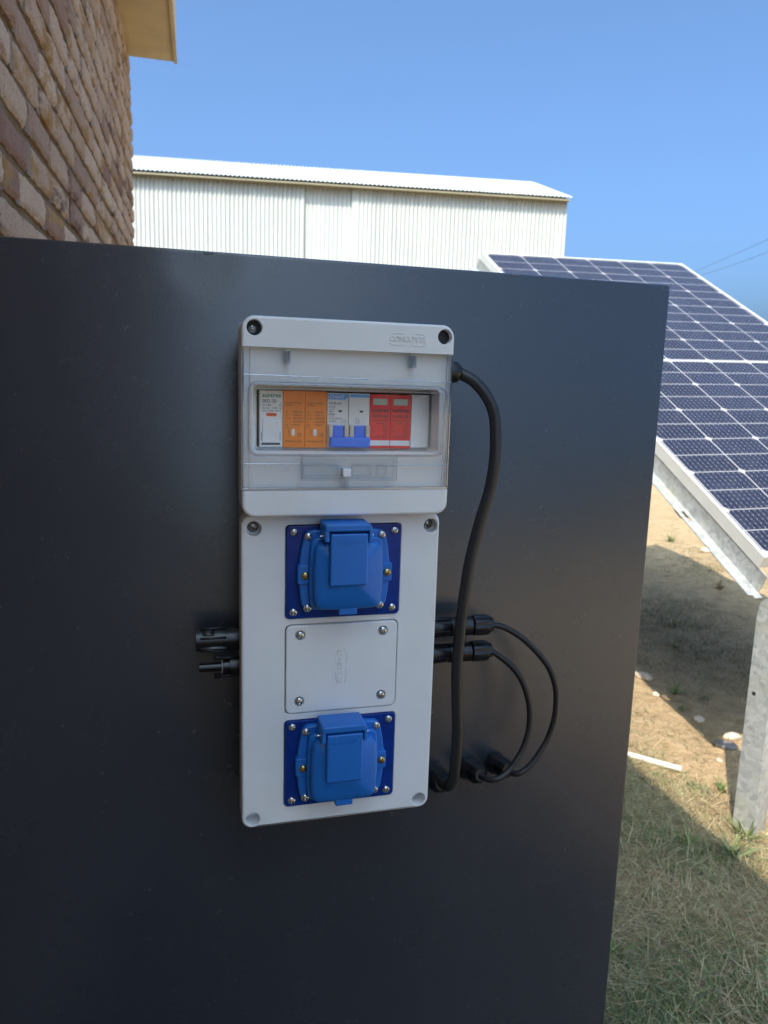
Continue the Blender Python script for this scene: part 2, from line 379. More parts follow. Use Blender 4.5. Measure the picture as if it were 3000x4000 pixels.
    def build(s, name, mats, parent=None, org=None, smooth=40, fix=True):
        if parent is not None: org = ORG[parent.name]
        org = Vector(org) if org is not None else Vector((0, 0, 0))
        me = bpy.data.meshes.new(name); me.from_pydata([tuple(Vector(v)-org) for v in s.v], [], s.f)
        if fix:
            bm = bmesh.new(); bm.from_mesh(me); bmesh.ops.recalc_face_normals(bm, faces=bm.faces); bm.to_mesh(me); bm.free()
        for mm in (mats if isinstance(mats, (list, tuple)) else [mats]): me.materials.append(mm)
        me.polygons.foreach_set('material_index', s.mi)
        if smooth:
            me.shade_smooth(); me.set_sharp_from_angle(angle=radians(smooth))
            for i in s.flat: me.polygons[i].use_smooth = False
        if s.attr is not None:
            at = me.color_attributes.new(s.attr[0], 'FLOAT_COLOR', 'POINT'); at.data.foreach_set('color', np.asarray(s.attr[1], dtype=np.float32).ravel())
        ob = bpy.data.objects.new(name, me); COL.objects.link(ob)
        if parent is not None: ob.parent = parent
        else: ob.location = org
        ORG[ob.name] = org; return ob
def W(x, y, z): return Vector((x/1000, y/1000, H+z/1000))
def tag(o, label=None, cat=None, group=None, kind=None):
    for k, v in (('label', label), ('category', cat), ('group', group), ('kind', kind)):
        if v: o[k] = v
    return o
def thing(name, loc, label, cat, group=None):
    o = bpy.data.objects.new(name, None); COL.objects.link(o); o.location = loc; o.empty_display_size = .05
    ORG[o.name] = Vector(loc); return tag(o, label, cat, group)
def rr(x0, x1, z0, z1, r, n=5, sub=1, warp=None):
    def f(i=0):
        a0, a1, b0, b1, q = x0+i, x1-i, z0+i, z1-i, max(r-i, .05); P = []
        for cx, cz, st in ((a1-q, b1-q, 0), (a0+q, b1-q, 1), (a0+q, b0+q, 2), (a1-q, b0+q, 3)):
            for k in range(n+1): a = (st+k/n)*pi/2; P.append((cx+q*cos(a), cz+q*sin(a)))
            if sub > 1:
                nx = {0: (a0+q, b1), 1: (a0, b0+q), 2: (a1-q, b0), 3: (a1, b1-q)}[st]; px = P[-1]
                for k in range(1, sub): P.append((px[0]+(nx[0]-px[0])*k/sub, px[1]+(nx[1]-px[1])*k/sub))
        return [warp(*p) for p in P] if warp else P
    return f
def circ(cx, cz, r, n=28): return lambda i=0: [(cx+(r+i)*cos(2*pi*k/n), cz+(r+i)*sin(2*pi*k/n)) for k in range(n)]
def rrh(*a, **k):
    g = rr(*a, **k); return lambda i=0: g(-i)

# screw heads share two meshes
def screw_mesh(R, hh):
    b = B(); nr, na = 8, 32; vs = [(0, -hh*.35, 0)]; fs = []
    for j in range(1, nr+1):
        r = R*j/nr
        for i in range(na):
            a = 2*pi*i/na; x, z = r*cos(a), r*sin(a); y = -hh*math.sqrt(max(0, 1-(r/R)**2))**.8
            if j < nr and r < R*.62 and (abs(x) < R*.14 or abs(z) < R*.14): y += hh*.75
            vs.append((x, y, z))
    vs += [(R*cos(2*pi*i/na), .6, R*sin(2*pi*i/na)) for i in range(na)]
    for i in range(na): fs.append((0, 1+(i+1) % na, 1+i))
    for j in range(nr):
        for i in range(na):
            p = 1+j*na+i; q = 1+j*na+(i+1) % na; fs.append((p, q, q+na, p+na))
    return vs, fs
SCREW = {}
def screw(x, y, z, kind, parent, R=3.5, hh=1.7, rot=0, name='screw'):
    key = (kind, R, hh)
    if key not in SCREW:
        vs, fs = screw_mesh(R, hh); me = bpy.data.meshes.new('screw'); me.from_pydata([(a/1000, b_/1000, c/1000) for a, b_, c in vs], [], fs)
        bm = bmesh.new(); bm.from_mesh(me); bmesh.ops.recalc_face_normals(bm, faces=bm.faces); bm.to_mesh(me); bm.free()
        me.materials.append(M[kind]); me.shade_smooth(); me.set_sharp_from_angle(angle=radians(38)); SCREW[key] = me
    o = bpy.data.objects.new(name, SCREW[key]); COL.objects.link(o); o.parent = parent
    o.location = W(x, y, z)-ORG[parent.name]; o.rotation_euler = (0, rot, 0); ORG[o.name] = ORG[parent.name]
    return o

# ================================================================ GROUND
def gz(x, y):
    base = .085*max(0, min(1, (x-1.6)/1.6))*max(0, min(1, (y-.6)/2.2))
    near = math.exp(-((x-1.5)**2+(y-1.5)**2)/60)
    return base + near*(.016*noise.noise(Vector((x*1.7, y*1.7, 0)))+.006*noise.noise(Vector((x*9, y*9, 3)))+.0025*noise.noise(Vector((x*33, y*33, 5))))
def build_ground():
    xs = [-900, -300, -90, -30, -12, -6]+[-3+i*.25 for i in range(13)]+[.25+i*.035 for i in range(115)]+[4.6, 5.2, 6, 8, 12, 20, 40, 100, 300, 900]
    ys = [-900, -300, -120, -60, -30, -15, -8, -5]+[-4+i*.25 for i in range(15)]+[-.2+i*.035 for i in range(145)]+[5.2, 6, 8, 12, 20, 40, 100, 300, 900]
    b = B(); vs = [(x, y, gz(x, y)) for y in ys for x in xs]; n = len(xs)
    b.add(vs, [(j*n+i, j*n+i+1, (j+1)*n+i+1, (j+1)*n+i) for j in range(len(ys)-1) for i in range(n-1)])
    return tag(b.build('ground', M['ground'], smooth=60), kind='structure')
build_ground()

# ================================================================ BRICK HOUSE
HA = radians(1.5); HE = Vector((sin(HA), cos(HA), 0)); HN = Vector((cos(HA), -sin(HA), 0))   # along the wall / out of the wall
HC = -.338                                                    # plane of the brick faces
def hp(s, out, z): return HE*s + HN*(HC+out) + Vector((0, 0, z))
S_END = 3.372; TOPZ = 2.72
house = thing('brick_house', hp(0, -2, 0), 'brick house with rough pinkish tan bricks and a beige eave, left of the dark cabinet', 'house')
GAPS = []
def brick_wall():
    b = B(); att = []; c = .0745; bl = .205; jt = .019; bh = .0565; ph = .012
    for row in range(37):
        z0 = ph+row*c
        if z0+bh > TOPZ+.02: break
        s1 = S_END - (0 if row % 2 == 0 else .124)
        if row % 2: bricks = [(S_END-.108, S_END)]; s1 = S_END-.124
        else: bricks = []
        s = s1
        while s > -5.5:
            ln = bl+random.uniform(-.03, .012)+(-.09 if random.random() < .12 else 0); bricks.append((s-ln, s)); s -= ln+jt+random.uniform(-.003, .004)
        for a, e in bricks:
            if a > -.3: GAPS.append((a-.030, a+.004, z0, z0+bh))
            fine = a > .1; nu, nv = (19, 9) if fine else (4, 3)
            if a < .1 and a > -1.2: nu, nv = 6, 4
            sd = random.uniform(0, 100); L = e-a; tilt = random.uniform(-.003, .003); po = random.uniform(-.0025, .0025); zj = random.uniform(-.002, .002)
            col = (random.random(), random.random(), random.random(), 1); vs = []
            for j in range(nv):
                for i in range(nu):
                    u, v = i/(nu-1), j/(nv-1)
                    du, dv = min(u, 1-u)*L, min(v, 1-v)*bh
                    edge = min(1, du/.010)*min(1, dv/.009)
                    o = .0028*noise.noise(Vector((u*L*25+sd, v*bh*30, sd)))+.0022*noise.noise(Vector((u*L*80+sd, v*bh*80, sd)))-.006*(1-edge)**2+po+tilt*(u-.5)
                    su = a+u*L + (.006*noise.noise(Vector((sd, v*4, 1))) if i in (0, nu-1) else 0)
                    zz = z0+zj+v*bh + (.004*noise.noise(Vector((u*5+sd, 2+j, 1))) if j in (0, nv-1) else 0)
                    vs.append(hp(su, o, zz))
            fs = [(j*nu+i, j*nu+i+1, (j+1)*nu+i+1, (j+1)*nu+i) for j in range(nv-1) for i in range(nu-1)]
            ring = [i for i in range(nu)]+[j*nu+nu-1 for j in range(1, nv)]+[(nv-1)*nu+i for i in range(nu-2, -1, -1)]+[j*nu for j in range(nv-2, 0, -1)]
            k = len(vs); cs, cz = (a+e)/2, z0+bh/2; depth = .05 if e < S_END-.001 else .11
            for q in ring: vs.append(vs[q]-HN*depth)
            n = len(ring)
            fs += [(ring[i], ring[(i+1) % n], k+(i+1) % n, k+i) for i in range(n)]
            b.add(vs, fs); att += [col]*len(vs)
        # short return of bricks on the far end, round the corner
        o = -.118 if row % 2 == 0 else -.24
        while o > -4.8:
            ln = bl if o < -.12 else (.0)
            o0 = o-bl
            vs = [hp(S_END+(0 if k2 else -.06), oo, zz) for k2 in (0, 1) for oo in (o0, o) for zz in (z0, z0+bh)]
            b.add(vs, [(4, 5, 7, 6), (0, 4, 6, 2), (1, 3, 7, 5), (0, 1, 5, 4), (2, 6, 7, 3)]); att += [(random.random(), random.random(), random.random(), 1)]*8
            o -= bl+jt
    b.attr = ('rnd', att)
    return b.build('wall', M['brick'], house, smooth=50, fix=False)
wall = brick_wall()
b = B()
def hbox(b, s0, s1, o0, o1, z0, z1):
    b.add([hp(s, o, z) for z in (z0, z1) for s in (s0, s1) for o in (o0, o1)], [(0, 2, 3, 1), (4, 5, 7, 6), (0, 1, 5, 4), (2, 6, 7, 3), (0, 4, 6, 2), (1, 3, 7, 5)])
hbox(b, -5.6, S_END-.010, -4.8, -.0105, -.1, TOPZ)
b.k = 1
for a, e, z0, z1 in GAPS: hbox(b, a, e, -.012, -.0055+random.uniform(-.003, .0015), z0-.002, z1+.002)
b.build('mortar', [M['mortar'], M['grey_mortar']], wall)

# eave: board under the overhang, fascia and roof slab.  The outer edge stands .297 m off the wall
EV = .212
b = B(); hbox(b, -5.9, S_END-.015, -.03, EV, 2.70, 2.725)
b.build('soffit', M['soffit'], house)
b = B(); hbox(b, -5.9, S_END-.015, EV-.022, EV, 2.7255, 3.22); hbox(b, S_END-.037, S_END-.015, -4.8, EV-.0225, 2.7255, 3.22)
hbox(b, -5.9, S_END-.012, EV-.012, EV+.003, 2.692, 2.6995)
b.build('fascia', M['soffit'], house)
b = B(); b.add([hp(s, o, z+dz) for dz in (0, .03) for s in (-5.95, S_END-.02) for o, z in ((-2.4, 3.60), (EV-.03, 3.17))], [(0, 2, 3, 1), (4, 5, 7, 6), (0, 1, 5, 4), (2, 6, 7, 3), (0, 4, 6, 2), (1, 3, 7, 5)])
b.add([hp(s, o, z+dz) for dz in (0, .03) for s in (-5.95, S_END-.02) for o, z in ((-4.95, 3.17), (-2.41, 3.60))], [(0, 2, 3, 1), (4, 5, 7, 6), (0, 1, 5, 4), (2, 6, 7, 3), (0, 4, 6, 2), (1, 3, 7, 5)])
b.build('roof', M['sheet'], house)

# ================================================================ WHITE SHED
SA = radians(97.9); SE = Vector((sin(SA), cos(SA), 0)); SN = Vector((.13744, .99051, 0)); SCn = 13.379   # SN points into the shed
def sp(s, d, z): return SE*s + SN*(SCn+d) + Vector((0, 0, z))
shed = thing('storage_shed', sp(0, 2, 0), 'long white corrugated metal shed standing far behind the dark cabinet', 'shed')
PT = .076
def corr(b, s0, s1, fn, amp, nper=8):
    """corrugated strip; fn(s, off) -> list of points down the strip"""
    n = int((s1-s0)/PT*nper); cols = []
    for i in range(n+1):
        s = s0+(s1-s0)*i/n; cols.append(fn(s, amp*cos(2*pi*(s)/PT)))
    k = len(cols[0]); vs = [p for c in cols for p in c]
    b.add(vs, [(i*k+j, i*k+j+1, (i+1)*k+j+1, (i+1)*k+j) for i in range(n) for j in range(k-1)])
EZ = 4.70; SL, SR = -7.5, 5.13
b = B()
for s0, s1, d in ((SL, .29, 0), (1.24, SR, 0)): corr(b, s0, s1, lambda s, o, d=d: [sp(s, d+o, 0), sp(s, d+o, EZ-.01)], .014)
b.build('front_wall', M['sheet'], shed, fix=False)
b = B(); corr(b, .292, 1.143, lambda s, o: [sp(s, .05+o*.8, 0), sp(s, .05+o*.8, EZ-.01)], .009)
b.build('sliding_door', M['sheet'], shed, fix=False)
b = B()
def sbox(b, s0, s1, d0, d1, z0, z1): b.add([sp(s, d, z) for z in (z0, z1) for s in (s0, s1) for d in (d0, d1)], [(0, 2, 3, 1), (4, 5, 7, 6), (0, 1, 5, 4), (2, 6, 7, 3), (0, 4, 6, 2), (1, 3, 7, 5)])
sbox(b, 1.144, 1.245, -.004, .06, 0, EZ-.012); sbox(b, .268, .290, -.010, .06, 0, EZ-.012)
b.build('door_jamb', M['sheet'], shed)
b = B()
def gable(s):
    pts = [sp(s, 0, 0), sp(s, 6, 0), sp(s, 6, EZ), sp(s, 3.2, 5.64), sp(s, 2.8, 5.64), sp(s, 0, EZ)]; b.add(pts, [(0, 1, 2, 3, 4, 5)])
gable(SR+.002); gable(SL); b.add([sp(SL, 6, 0), sp(SR, 6, 0), sp(SR, 6, EZ), sp(SL, 6, EZ)], [(0, 1, 2, 3)])
b.build('side_wall', M['sheet'], shed, fix=False)
rp = [(-.17, 4.682)]+[(d, 4.74+(d)*.355) for d in (.3, 1.2, 2.0)]+[(2.4, 5.585), (2.7, 5.655), (3.0, 5.68), (3.3, 5.655), (3.6, 5.585)]+[(6-d, 4.74+d*.355) for d in (2.0, 1.2, .3)]+[(6.17, 4.682)]
b = B(); corr(b, SL-.1, SR+.06, lambda s, o: [sp(s, d, z+o) for d, z in rp], .011)
b.build('roof', M['sheet'], shed, fix=False)
b = B(); sbox(b, SL, SR, -.150, -.016, EZ-.076, EZ-.046); b.build('eave_trim', M['eave'], shed)

# ================================================================ SOLAR PANEL ON ITS STAND
PA = Vector((1.4313, 1.9082, H+.1197)); az, tl, rl = -.04033, .49179, -.04611
e0 = Vector((cos(az), sin(az), 0)); hv = Vector((sin(az), -cos(az), 0)); e1 = cos(tl)*hv+Vector((0, 0, -sin(tl)))
EU = cos(rl)*e0+sin(rl)*e1; EVv = -sin(rl)*e0+cos(rl)*e1; PN = EVv.cross(EU).normalized()
if PN.z < 0: PN = -PN
PU, PV, GG = .1835, .0925, .008
PW, PL = 6*PU, 12*PV+GG; MB = .020
def pp(u, v, w_): return PA+EU*u+EVv*v+PN*w_
def pbox(b, u0, u1, v0, v1, w0, w1):
    b.add([pp(u, v, w_) for w_ in (w0, w1) for v in (v0, v1) for u in (u0, u1)], [(0, 2, 3, 1), (4, 5, 7, 6), (0, 1, 5, 4), (2, 6, 7, 3), (0, 4, 6, 2), (1, 3, 7, 5)])
M['cells'] = cell_mat(tuple(PA), tuple(EU), tuple(EVv), PU, PV, GG, 12)
solar = thing('solar_panel', pp(PW/2, PL, -.1), 'large tilted solar panel with dark blue cells and white grid, right of the dark cabinet', 'solar panel')
b = B(); pbox(b, -.009, PW+.009, -PL-.009, PL+.009, -.0065, 0); b.build('cell_sheet', M['cells'], solar)
b = B()
for a in ((-MB, -.0092, -PL-MB, PL+MB), (PW+.0092, PW+MB, -PL-MB, PL+MB), (-.009, PW+.009, -PL-MB, -PL-.0092), (-.009, PW+.009, PL+.0092, PL+MB)): pbox(b, *a, -.035, .0025)
for a in ((-MB+.002, .012, -PL-MB+.002, PL+MB-.002), (PW-.012, PW+MB-.002, -PL-MB+.002, PL+MB-.002)): pbox(b, *a, -.0352, -.033)
b.build('frame', M['alu'], solar)
b = B(); pbox(b, .46, .56, -.06, .04, -.03, -.0068); pbox(b, .50, .506, -.5, -.06, -.012, -.0068); b.build('junction_box', M['black_nylon'], solar)

stand = thing('steel_stand', (1.95, 1.9, 0), 'galvanised steel stand of rails and posts carrying the tilted solar panel', 'stand')
def rail(u0, u1, sgn):
    """L section under the frame: web, then a flange at its foot pointing outwards, with slots"""
    b = B(); t_ = .003; W0, W1 = -.0355, -.093; v0, v1 = -PL-.05, PL+MB+.055
    if sgn < 0: pbox(b, u0, u0+t_, v0, v1-.02, W1, W0)
    else: pbox(b, u1-t_, u1, v0, v1-.02, W1, W0)
    # flange with slots, cut as strips
    fl0, fl1 = (u0-.036, u0) if sgn < 0 else (u1, u1+.036)
    sl = []; v = -PL+.14
    while v < PL: sl.append((v, v+.045)); v += .30
    c0, c1 = (fl0+.013, fl0+.024)
    e = v0
    for a, z in sl: pbox(b, c0, c1, e, a, W1, W1+t_); e = z
    pbox(b, c0, c1, e, v1, W1, W1+t_); pbox(b, fl0, c0-.00001, v0, v1-.012, W1, W1+t_); pbox(b, c1+.00001, fl1, v0, v1, W1, W1+t_)
    return b.build('rail', M['galv'], stand)
rail(-.018, .03, -1); rail(PW-.03, PW+.018, 1)
for v in (-.78, .78): b = B(); pbox(b, -.01, PW+.01, v-.02, v+.02, -.135, -.0955); b.build('cross_beam', M['galv'], stand)
def post(x, y, top, wy=.062, dx=.06, cham=.03):
    """C channel: web on the side facing -x, flanges to +x; rear top corner cut round"""
    b = B(); t_ = .003
    arc = [(y, 0), (y, top)]+[(y+wy-cham+cham*sin(a), top-cham*1.5+cham*1.5*cos(a)) for a in [k*pi/12 for k in range(7)]]+[(y+wy, 0)]
    n = len(arc); b.add([(x, p, z) for p, z in arc]+[(x+t_, p, z) for p, z in arc], [tuple(range(n)), tuple(range(2*n-1, n-1, -1))]+[(i, n+i, n+(i+1) % n, (i+1) % n) for i in range(n)])
    b.box(x+t_, x+dx, y, y+t_, -.2, top-.004, bev=.0008); b.box(x+t_, x+dx, y+wy-t_, y+wy, -.2, top-cham*1.6)
    b.box(x+dx-t_, x+dx, y+t_, y+.016, -.2, top-.012); b.box(x+dx-t_, x+dx, y+wy-.016, y+wy-t_, -.2, top-cham*1.7)
    RM = Matrix.Translation((x, y, 0)) @ Matrix.Rotation(radians(18), 4, 'Z') @ Matrix.Translation((-x, -y, 0)); turn = lambda q: setattr(q, 'v', [tuple(RM @ Vector(v)) for v in q.v]); turn(b)
    o = b.build('post', M['galv'], stand)
    h = B(); h.lathe((x-.0006, y+.045, top-.27), (1, 0, 0), [(0, .0058), (.0004, .0058)], 16); turn(h); h.build('bolt_hole', M['dark_gap'], o)
    h = B(); h.lathe((x+.032, y+.001, top-.085), (0, -1, 0), [(0, .017), (.002, .017), (.0021, .011), (.009, .011)], 6); h.lathe((x+.032, y-.008, top-.085), (0, -1, 0), [(0, .006), (.010, .006)], 12); turn(h); h.build('bolt', M['dark_steel'], o)
    return o
post(1.462, .868, .672); post(2.50, .868, .70); post(1.45, 2.45, 1.55); post(2.50, 1.62, 1.14)

# ================================================================ DARK CABINET
XL_, XR_, ZT_ = -.325, .4314, H+.1074
cab = thing('metal_cabinet', (.05, .2, 0), 'tall dark grey painted metal cabinet carrying the white electrical box', 'cabinet')
b = B()
b.box(XL_, XR_, 0, .030, .03, ZT_, bev=.0034)
# fine grid on the front so that the sheet can be very slightly wavy
b.build('door', M['cabinet'], cab, smooth=35)
b = B(); b.box(XL_+.006, XR_-.005, .0305, .38, .0, ZT_-.006, bev=.003); b.build('body', M['cabinet_side'], cab, smooth=35)
for x, wd, dp in ((-.02, .010, .0016), (.262, .009, .0016)):
    b = B(); b.add([(x-wd/2, -.0004, ZT_-.0015), (x+wd/2, -.0004, ZT_-.0015), (x+wd*.2, -.0004, ZT_-dp-.001), (x-wd*.25, -.0004, ZT_-dp-.0015)], [(0, 1, 2, 3)]); b.build('paint_chip', M['weld'], cab)
rnd = random.Random(3)
def scratch(pts, r=.00035): b = B(); b.tube([(x, .00012, z) for x, z in pts], r, 5, 4); b.build('scratch', M['cabinet'], cab)
for k in range(10):
    x = .24+rnd.random()*.17; z = H-.10-rnd.random()*.25; a = rnd.uniform(.3, 1.6); l = rnd.uniform(.003, .009); scratch([(x, z), (x+l*cos(a), z+l*sin(a)*.6)], .0003)

# ================================================================ ELECTRICAL ENCLOSURE
box = thing('electrical_enclosure', W(85, 0, -383), 'light grey plastic electrical box with clear window and two blue sockets, on the dark cabinet', 'electrical box')
b = B(); b.plate(rr(4, 166, -379, 45, 9), [], 0, -54, bev=.5, seg=1); b.build('rear_box', M['shaded_plastic'], box)
b = B(); b.plate(rr(.4, 169.6, -382.6, -106.2, 9), [circ(9.8, -374.6, 6.1), circ(160.4, -374.2, 6.1), circ(10.6, -117.8, 6.1), circ(161.4, -118.3, 6.1),
        rrh(36.2, 135.2, -195.4, -115.2, 3.5), rrh(36.4, 135.0, -280.2, -200.4, 5), rrh(36.2, 135.2, -365.7, -285.9, 3.5)], -54.5, -75, bev=2.2, seg=4, hb=.7, floors=[-60, -60, -66, -66, -70, -70, -70])
lower = b.build('lower_cover', M['grey_plastic'], box)
for x, z, rt_ in ((10.6, -117.8, .5), (161.4, -118.3, .2)):
    screw(x, -66.5, z, 'dark_steel', lower, R=4.6, hh=2.4, rot=rt_)
# upper lid: top band, bottom band, recessed middle with a window opening
b = B(); b.plate(rr(0, 170, -105.7, 48.9, 10), [rrh(9, 161.5, -55, -3, 4)], -54.5, -84.0, bev=.4, seg=1, hb=.6)
topb = lambda i=0: [p for p in rr(0, 170, 25.9, 48.9, 10)(i)]
def band(z0, z1, top):
    def f(i=0):
        q = 10-i; P = []
        a0, a1 = 0+i, 170-i
        if top:
            for cx, st in ((a1-q, 0), (a0+q, 1)):
                for k in range(7): a = (st+k/6)*pi/2; P.append((cx+q*cos(a), z1-i-q+q*sin(a)))
            P += [(a0, z0), (a1, z0)]
        else:
            P = [(a1, z1), (a0, z1)]
            for cx, st in ((a0+q, 2), (a1-q, 3)):
                for k in range(7): a = (st+k/6)*pi/2; P.append((cx+q*cos(a), z0+i+q+q*sin(a)))
        return P
    return f
b.plate(band(25.9, 48.9, True), [circ(9.6, 40.0, 5.9), circ(161.8, 39.6, 5.9)], -83.6, -90.8, bev=2.0, seg=4, hb=.5, floors=[-56, -56])
b.plate(band(-105.7, -84.4, False), [], -83.6, -90.8, bev=2.4, seg=4)
lid = b.build('upper_lid', M['grey_plastic'], box)
for x, z in ((9.6, 40.0), (161.8, 39.6)): b = B(); b.plate(circ(x, z, 5.7), [], -83.0, -84.2, bev=.1, seg=1); b.build('screw_hole', M['dark_gap'], lid)
screw(8.6, -84.0, 39.2, 'dark_steel', lid, R=3.4, hh=1.5, rot=.6)
def logo(b, cx, cz, y, wid, ht, rot=0, ext=.55):
    """maker's name between two pairs of curved strokes"""
    c, s_ = cos(rot), sin(rot)
    b.text('CONEXTUBE', cx-(-ht*.30)*s_*1.0 if rot else cx, cz-ht*.13 if not rot else cz, y, ht*.52, wid=wid, align='CENTER', ext=ext, rot=rot)
    for sx in (-1, 1):
        for sy in (-1, 1):
            P = []
            for k in range(9):
                t = k/8; lx = sx*(wid*.50-wid*.46*t**1.0*.95); ly = sy*(ht*.30+ht*.20*sin(t*pi*.62)) if True else 0
                lx = sx*wid*(.50-.40*t); ly = sy*ht*(.28+.24*(1-(1-t)**2) - .16*t**3)
                P.append(W(cx+lx*c-ly*s_, y-.1, cz+lx*s_+ly*c))
            b.tube(P, .00028, 6, 2)
b = B(); logo(b, 130.8, 36.2, -90.9, 30.5, 11); b.build('lettering', M['grey_plastic'], lid, smooth=0)
# fascia behind the window, with the slot through which the modules show
b = B(); b.plate(rr(8, 162.5, -56.5, -1.8, 3), [rrh(14.2, 161.0, -52.6, -6.4, .6)], -54.6, -60, bev=.3, seg=1, hb=.3)
b.build('fascia', M['inner_plastic'], box)
b = B(); b.plate(rr(12, 163, -56, -3, 2), [], -54, -54.55, bev=.1, seg=1); b.build('slot_backing', M['dark_gap'], box)
# recycle mark and S mark moulded in the lid under the lower strip of the door
b = B()
for cx, cz in ((23.0, -67.6), (35.0, -68.9)):
    for r_ in (4.2, 3.0):
        b.tube([W(cx+r_*cos(a), -84.1, cz+r_*sin(a)) for a in [k*pi/10 for k in range(21)]], .00018, 5, 1)
b.text('S', 35.0, -70.4, -84.1, 4.4, align='CENTER', ext=.25); b.tube([W(22, -84.1, -65), W(22, -84.1, -70.4)], .00018, 5, 1); b.tube([W(24, -84.1, -65), W(24, -84.1, -70.4)], .00018, 5, 1)
b.build('moulded_marks', M['inner_plastic'], lid, smooth=0)

# ---- clear door
b = B()
b.plate(rr(.8, 169.4, -83.9, 25.4, .8), [rrh(5.2, 164.2, -56.6, -.6, 6.5)], -88.6, -90.6, bev=.5, seg=2, hb=.3)
door = b.build('clear_door', M['clear'], box)
b = B()
# raised window: shallow box with rounded rim, open towards the rear
win = rr(4.8, 164.6, -57.0, -.2, 7)
b.plate(win, [], -96.6, -98.2, bev=.8, seg=3, hb=.3)
b.build('raised_window', M['clear'], door)
def wall_ring(b, fn, y0, y1, th):
    o, i_ = fn(0), fn(th); n = len(o)
    vs = [W(x, y0, z) for x, z in o]+[W(x, y1, z) for x, z in o]+[W(x, y0, z) for x, z in i_]+[W(x, y1, z) for x, z in i_]
    fs = []
    for k in range(n):
        j = (k+1) % n; fs += [(k, j, n+j, n+k), (2*n+k, 3*n+k, 3*n+j, 2*n+j), (n+k, n+j, 3*n+j, 3*n+k), (k, 2*n+k, 2*n+j, j)]
    b.add(vs, fs)
b = B(); wall_ring(b, win, -86.5, -96.5, 1.2)
wall_ring(b, rr(9.2, 160.4, -53.4, -3.8, 5), -60.6, -66, .8)
b.build('window_rim', M['clear_edge'], door)
b = B()
for off, yy, r_ in ((0, -90.9, .45), (1.6, -98.0, .4), (5.2, -97.9, .3)):
    L_ = win(off); b.tube([W(x, yy, z) for x, z in L_+[L_[0]]], r_/1000, 6, 1)
for a, c in (((46, -56.5), (46, -75.8)), ((46, -75.8), (123.4, -75.8)), ((123.4, -75.8), (123.4, -56.5)), ((46, -64.2), (78, -64.2)), ((87, -64.2), (123.4, -64.2))): b.tube([W(a[0], -95.6, a[1]), W(c[0], -95.6, c[1])], .0003, 6, 1)
b.build('rim_highlight', M['clear_highlight'], door)  # added tubes, drawing the highlights and dark outlines of the window's edges
b = B()
def bar(x0, z0, x1, z1, y=-91.2, r=.45): b.tube([W(x0, y, z0), W(x1, y, z1)], r/1000, 8, 1)
for p in ((1.5, 5.0, 60.5, 4.4), (69, 4.4, 99, 4.1), (109, 3.9, 168.6, 3.6), (1.8, -63.2, 46, -63.4), (125.5, -64, 168.3, -64.2)): bar(*p)
bar(6, 24.5, 5.6, -83, r=.35); bar(164.2, 24.5, 163.8, -83, r=.35)
b.plate(rr(.8, 169.2, -84.1, -82.4, .4), [], -84.6, -91.2, bev=.3, seg=1)
b.plate(rr(.6, 1.8, -82.3, 25, .3), [], -84.6, -91.0, bev=.3, seg=1); b.plate(rr(168.2, 169.5, -82.3, 25, .3), [], -84.6, -91.0, bev=.3, seg=1)
for x in (34.8, 135.8): b.plate(rr(x-2.1, x+2.1, 14.2, 24, .5), [rrh(x-1.1, x+1.1, 15.4, 23, .3)], -85, -92.6, bev=.3, seg=1)
b.build('rib', M['clear_highlight'], door)
b = B(); wall_ring(b, rr(46, 123.4, -75.8, -56.5, 1.5), -86.5, -95.5, 1.0); b.plate(rr(47, 122.4, -74.8, -57.5, 1), [], -88.2, -89.2, bev=.3, seg=1)
for x0, x1 in ((48.5, 76.5), (88, 104), (109, 117)): wall_ring(b, rr(x0, x1, -73.5, -64, 1), -85, -88, .7)
b.plate(rr(84.3, 85.3, -83.5, -76.3, .2), [], -86, -91.4, bev=.2, seg=1); b.plate(rr(81.8, 82.8, -83.5, -76.3, .2), [], -86, -91.4, bev=.2, seg=1)
b.build('latch_pocket', M['clear_edge'], door)
b = B(); b.plate(rr(79, 85.6, -73.2, -66.6, .6), [], -88, -95.4, bev=.8, seg=2); b.build('latch_button', M['inner_plastic'], door)

# ---- modules behind the window (front planes at about y=-64)
YF = -64.0
def body(name, x0, x1, mt, label=None, z0=-52.4, z1=-6.9, yf=YF):
    b = B(); b.plate(rr(x0+.12, x1-.12, z0, z1, .5), [], -54.6, yf, bev=.35, seg=2); o = b.build(name, mt, box)
    if label: o['label'] = label
    return o
# fuse holder
fh = body('fuse_holder', 16.2, 34.9, M['white_plastic'], 'white fuse holder with green name and small red window')
b = B(); b.text('suntree', 18.2, -12.3, YF-.05, 4.9, wid=15.2, bold=.08); b.build('maker_name', M['green_ink'], fh, smooth=0)
b = B(); y = YF-.05
b.text('SRD-30', 18.2, -16.7, y, 3.9, wid=11.4, bold=.02); b.text('DC1100V', 18.2, -19.4, y, 2.3, wid=7.4); b.text('Do Not', 18.2, -21.7, y, 2.1, wid=5.8); b.text('10x38', 26, -21.4, y, 1.8, wid=4.5)
b.text('open under load', 18.2, -23.7, y, 2.1, wid=13.6)
b.tube([W(32.9, y, -15.8), W(32.9, y, -17.8), W(32.0, y, -18.2)], .00012, 4, 1); b.tube([W(32.7, y, -21.5), W(33.2, y, -24.3)], .00012, 4, 1)
wall_ring(b, rr(32.2, 33.4, -21.6, -18.2, .2), y+.1, y-.05, .22)
b.plate(rr(17.6, 18.0, -47.2, -40.6, .1), [], y+.1, y-.02, bev=.02, seg=1); b.plate(rr(32.6, 33.0, -47.2, -40.6, .1), [], y+.1, y-.02, bev=.02, seg=1); b.plate(rr(17.6, 33.0, -50.6, -49.2, .3), [], y+.1, y-.02, bev=.02, seg=1)
b.build('lettering', M['black_ink'], fh, smooth=0)
